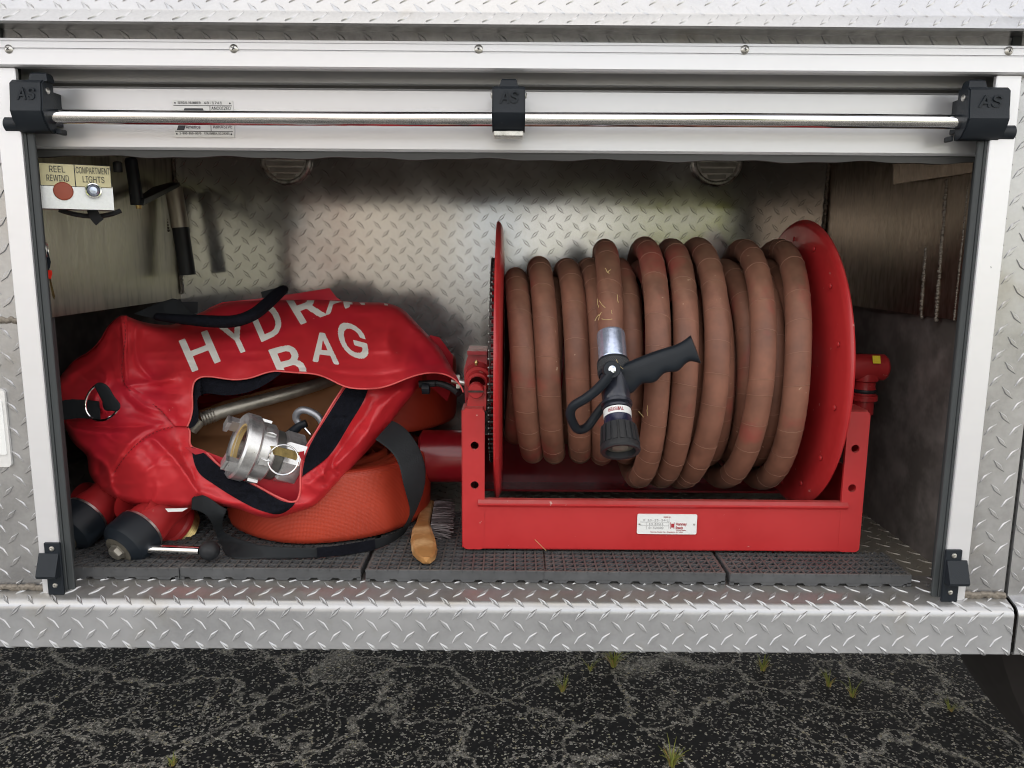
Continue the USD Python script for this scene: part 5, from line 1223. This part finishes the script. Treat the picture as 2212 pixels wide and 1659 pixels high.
# ================================================================== WOODEN BRUSH
br = thing('wooden_brush', 'worn wooden handled brush with grey bristles lying against the reel base', 'brush')
zm = ZF+TH+.001
P = [(926,1090,.195,.0105),(921,1105,.185,.0110),(917,1122,.172,.0112),(915,1138,.160,.0115),(914,1150,.150,.0150),(917,1164,.137,.0180),(920,1180,.123,.0180),(922,1194,.112,.0140),(921,1203,.105,.0065)]
P = [(926,1090,.0105),(921,1106,.0110),(917,1124,.0112),(914,1140,.0118),(912,1153,.0160),(914,1170,.0190),(917,1188,.0190),(920,1203,.0140),(921,1211,.0065)]
P = [(u, v, atz(u, v, zm+.009)[1]+(.012 if v < 1130 else 0), w_) for u, v, w_ in P]
sec = []
for u, v, y, w_ in P:
    c = at(u, v, y); hh = .0095 if v < 1140 else (.0125 if v < 1190 else .007)
    for t in np.linspace(0, 2*math.pi, 12, endpoint=False):
        sq = lambda q: math.copysign(abs(q)**.55, q); sec.append(c+np.array([sq(math.cos(t))*w_, -.004*math.sin(t), sq(math.sin(t))*hh]))
k = len(sec); V = np.array(sec+[at(926,1087,P[0][2]+.004), at(921,1215,P[-1][2]-.004)]); f = grid_faces(len(P), 12)+[[k, (j+1) % 12, j] for j in range(12)]+[[k+1, k-12+j, k-12+(j+1) % 12] for j in range(12)]
V[:, 2] = np.maximum(V[:, 2], zm)
wm = trimesh.Trimesh(V, f, process=False); wm = wm if wm.volume > 0 else (wm.invert() or wm); build('brush_handle', wm, WOOD, br, 18)
bs, bs2 = MB(), MB()
for k in range(620):
    f_ = rnd.random(); g_ = rnd.random(); a = at(928-8*f_+8, 1093+52*f_, atz(930, 1093+52*f_, zm+.013)[1])+np.array([.002, .0, -.012+.022*g_]); a[2] = max(a[2], zm+.001)
    d = np.array([.026+.010*rnd.random(), -.004+.010*rnd.random()-.006*f_, -.004+.010*(rnd.random()-.5)+.006*(g_-.5)])
    (bs if k % 2 else bs2).tube([a, a+d*.6+np.array([0, 0, .0008]), a+d], [.0011, .0009, .0005], 3, False)
bs.build('bristles', BRISTLE, br, False); bs2.build('bristles', mat('dark_bristle', (.06, .05, .05), .8, 0, .3, 200), br, False)

# ================================================================== loose bits: straw on the hose, grass in the cracks
tu = [((1325, 1440), 18, .062, 'bushy grass tuft close under the step, the widest of those near it'), ((1216, 1493), 9, .036, 'small grass tuft growing alone in the middle of the asphalt'), ((1648, 1448), 10, .048, 'grass tuft close under the step right of the biggest one'), ((1790, 1482), 8, .045, 'straw coloured grass tuft with a bent green tip, right half of the asphalt'),
      ((1842, 1505), 8, .042, 'grass tuft with spread blades beside a straw coloured one'), ((2052, 1535), 6, .03, 'thin grass tuft nearest the tyre'), ((1450, 1655), 14, .056, 'tall grass tuft farthest from the step, right of the middle'), ((372, 1652), 8, .026, 'short yellowish grass tuft, the only one left of the middle'), ((1275, 1448), 4, .038, 'two long thin grass blades left of the biggest tuft')]
GRASS = [mat('grass_blade', (.24, .27, .05), .55, 0, .3, 60), mat('dry_blade', (.45, .30, .10), .6, 0, .3, 60)]
for (u, v), n, hgt, lab in tu:
    o = thing('grass_tuft', lab, 'grass', 'grass tufts in the asphalt cracks'); c = atz(u, v, 0)
    for kind in (0, 1):
        m = MB()
        for k in range(n*2 if kind == 0 else n):
            a = rnd.random()*2*math.pi; l = hgt*(.45+.65*rnd.random())*(1 if kind == 0 else .6); sp_ = .25+.9*rnd.random()
            d = np.array([math.cos(a), math.sin(a), 0]); b0 = c+d*.006*rnd.random()
            Pp = [b0, b0+d*l*sp_*.25+np.array([0, 0, l*.5]), b0+d*l*sp_*.7+np.array([0, 0, l*.82])]
            m.add(ribbon(spline(Pp, 6), np.cross(d, [0, 0, 1]), [.0022, .0022, .0021, .0018, .0012, .0004], .0003))
        m.build('green_blades' if kind == 0 else 'dry_blades', GRASS[kind], o, False)
sb = MB(); 
def straw(u, v, y, ang, l, bend=0):
    c = at(u, v, y); d = np.array([math.cos(ang), 0, math.sin(ang)]); n_ = np.array([-d[2], 0, d[0]])
    sb.tube([c-d*l/2, c+n_*bend, c+d*l/2], .00036, 5)
for u, v, a, l in ((1312, 585, 2.2, .010), (1316, 586, .8, .007), (1292, 655, 1.75, .013), (1301, 657, 2.3, .014), (1335, 645, 1.7, .012), (1322, 674, 1.7, .006), (1296, 683, 1.25, .013), (1290, 686, 1.0, .012)):
    straw(u, v, .1475 if v > 600 else .168, a, l, .001)
straw(1311, 689, .138, .0, .016, -.001); straw(1340, 788, .098, -.9, .02, -.002); straw(1385, 895, .128, -.85, .012); straw(1399, 887, .128, 1.6, .016, .001)
for u, v in ((1165, 1175), (1170, 1180)): straw(u, v, .142, -.8, .02)
tag(sb.build('straw_bits', STRAW), 'dry grass clippings stuck on the hose and nozzle', 'straw', kind='stuff')

# ================================================================== opposite side of the yard: out of view, placed for the back wall's reflections
st_ = thing('unseen_building', 'cream painted station building across the yard', 'building')  # unseen building that gives the wall its cream reflection
CREAM = mat('cream_render', (.52, .47, .40), .8, 0, .06, 2)
build('wall', cbox((-18, -26, 0), (-2.1, -20, 4.2)), CREAM, st_)
build('roof', hull([(-18.4, -26.4, 4.2), (-1.7, -26.4, 4.2), (-18.4, -19.6, 4.2), (-1.7, -19.6, 4.2), (-18.4, -23, 6.2), (-1.7, -23, 6.2)]), mat('brown_roof', (.14, .09, .06), .8), st_)
build('door', cbox((-5.6, -20.0, 0), (-4.7, -19.96, 2.2), .01), mat('brown_door', (.16, .06, .04), .5), st_)
for x in (-14, -11.5, -9, -7): wn = build('window', cbox((x, -20.0, 1.0), (x+1.3, -19.95, 2.3), .01), PLATE_WHITE, st_); build('pane', cbox((x+.1, -19.96, 1.1), (x+1.2, -19.94, 2.2)), UNDER, wn)
lw = build('lawn', (np.array([(1.0, -90, .012), (90, -90, .012), (90, -15, .012), (1.5, -18, .012)]), np.array([[0, 1, 2], [0, 2, 3]])), mat('sunny_lawn', (.22, .25, .04), .85, 0, .3, 6), None, False); tag(lw, 'sunlit yellow green lawn out of view, placed to reflect in the back wall', 'lawn', kind='structure')  # ground out of view, reflected as yellow green at the right
sh = thing('unseen_shed', 'white painted storage shed beside the cream building across the yard', 'building')  # unseen shed, set for the pale patch mid reflection
build('wall', cbox((-1.9, -26, 0), (1.0, -22, 2.6)), PLATE_WHITE, sh); build('roof', hull([(x, y, z) for x in (-2.1, 1.2) for y, z in ((-26.3, 2.6), (-21.7, 2.6), (-24, 3.5))]), mat('grey_roof', (.3, .3, .3), .7), sh); build('door', cbox((-1.2, -22.0, 0), (.2, -21.96, 2.1), .01), mat('pale_blue_door', (.55, .62, .70), .5), sh)
def tree(x, y, h, lab, seed):
    o = thing('unseen_tree', lab, 'tree'); r0 = random.Random(seed)
    m = MB(); m.tube([(x, y, 0), (x+.1, y, h*.3), (x-.05, y+.1, h*.65)], [.28, .2, .1], 10)
    for k in range(6): a = k*1.05; m.tube([(x+.05, y, h*(.3+.04*k)), (x+math.cos(a)*h*.22, y+math.sin(a)*h*.22, h*(.55+.04*k))], [.09, .03], 7)
    m.build('trunk', mat('bark', (.12, .085, .06), .9, 0, .3, 20), o)
    V, Fs = [], []
    for k in range(2600):
        d = np.array([r0.gauss(0, 1) for _ in range(3)]); d /= np.linalg.norm(d); rr_ = r0.random()**.4
        c = np.array([x, y, h*.66])+d*rr_*np.array([h*.34, h*.34, h*.30])*(.8+.4*meshkit.noise(np.array([d*2.2+seed]))[0])
        s_ = .22+.2*r0.random(); a, b = np.array([r0.gauss(0, 1) for _ in range(3)]), np.array([r0.gauss(0, 1) for _ in range(3)]); a /= np.linalg.norm(a); b -= a*(a@b); b /= np.linalg.norm(b)
        k0_ = len(V); V += [c-a*s_, c+b*s_*.5, c+a*s_, c-b*s_*.5]; Fs += [[k0_, k0_+1, k0_+2], [k0_, k0_+2, k0_+3]]
    build('crown', (np.array(V), np.array(Fs)), mat('leaf_green', (.07, .10, .02), .6, 0, .3, 1.5), o, False)
hg = thing('hedge', 'yellow green clipped hedge on the lawn across the yard', 'hedge'); V, Fs = [], []; r0 = random.Random(4)  # unseen hedge, set for the yellow patch in the reflection
for k in range(2400):
    c = np.array([2.7+2.9*r0.random(), -18.4+.9*r0.random(), 2.0*r0.random()**.8]); a, b = [np.array([r0.gauss(0, 1) for _ in range(3)]) for _ in (0, 1)]; a /= np.linalg.norm(a); b -= a*(a@b); b /= np.linalg.norm(b); k0_ = len(V)
    V += [c-a*.11, c+b*.06, c+a*.11, c-b*.06]; Fs += [[k0_, k0_+1, k0_+2], [k0_, k0_+2, k0_+3]]
build('foliage', (np.array(V), np.array(Fs)), mat('hedge_leaf', (.34, .36, .03), .6, 0, .2, 3), hg, False)
build('stems', MB().add(cbox((2.8, -18.3, 0), (5.5, -17.7, 1.6))).mesh(), mat('hedge_stems', (.10, .10, .02), .9), hg, False)
tree(10, -34, 9, 'tall leafy tree on the lawn, nearest the building', 3); tree(17, -28, 8, 'broad leafy tree at the right of the lawn', 8); tree(-1.5, -40, 11, 'leafy tree behind the station building', 12)  # trees out of view, there for green in the reflections
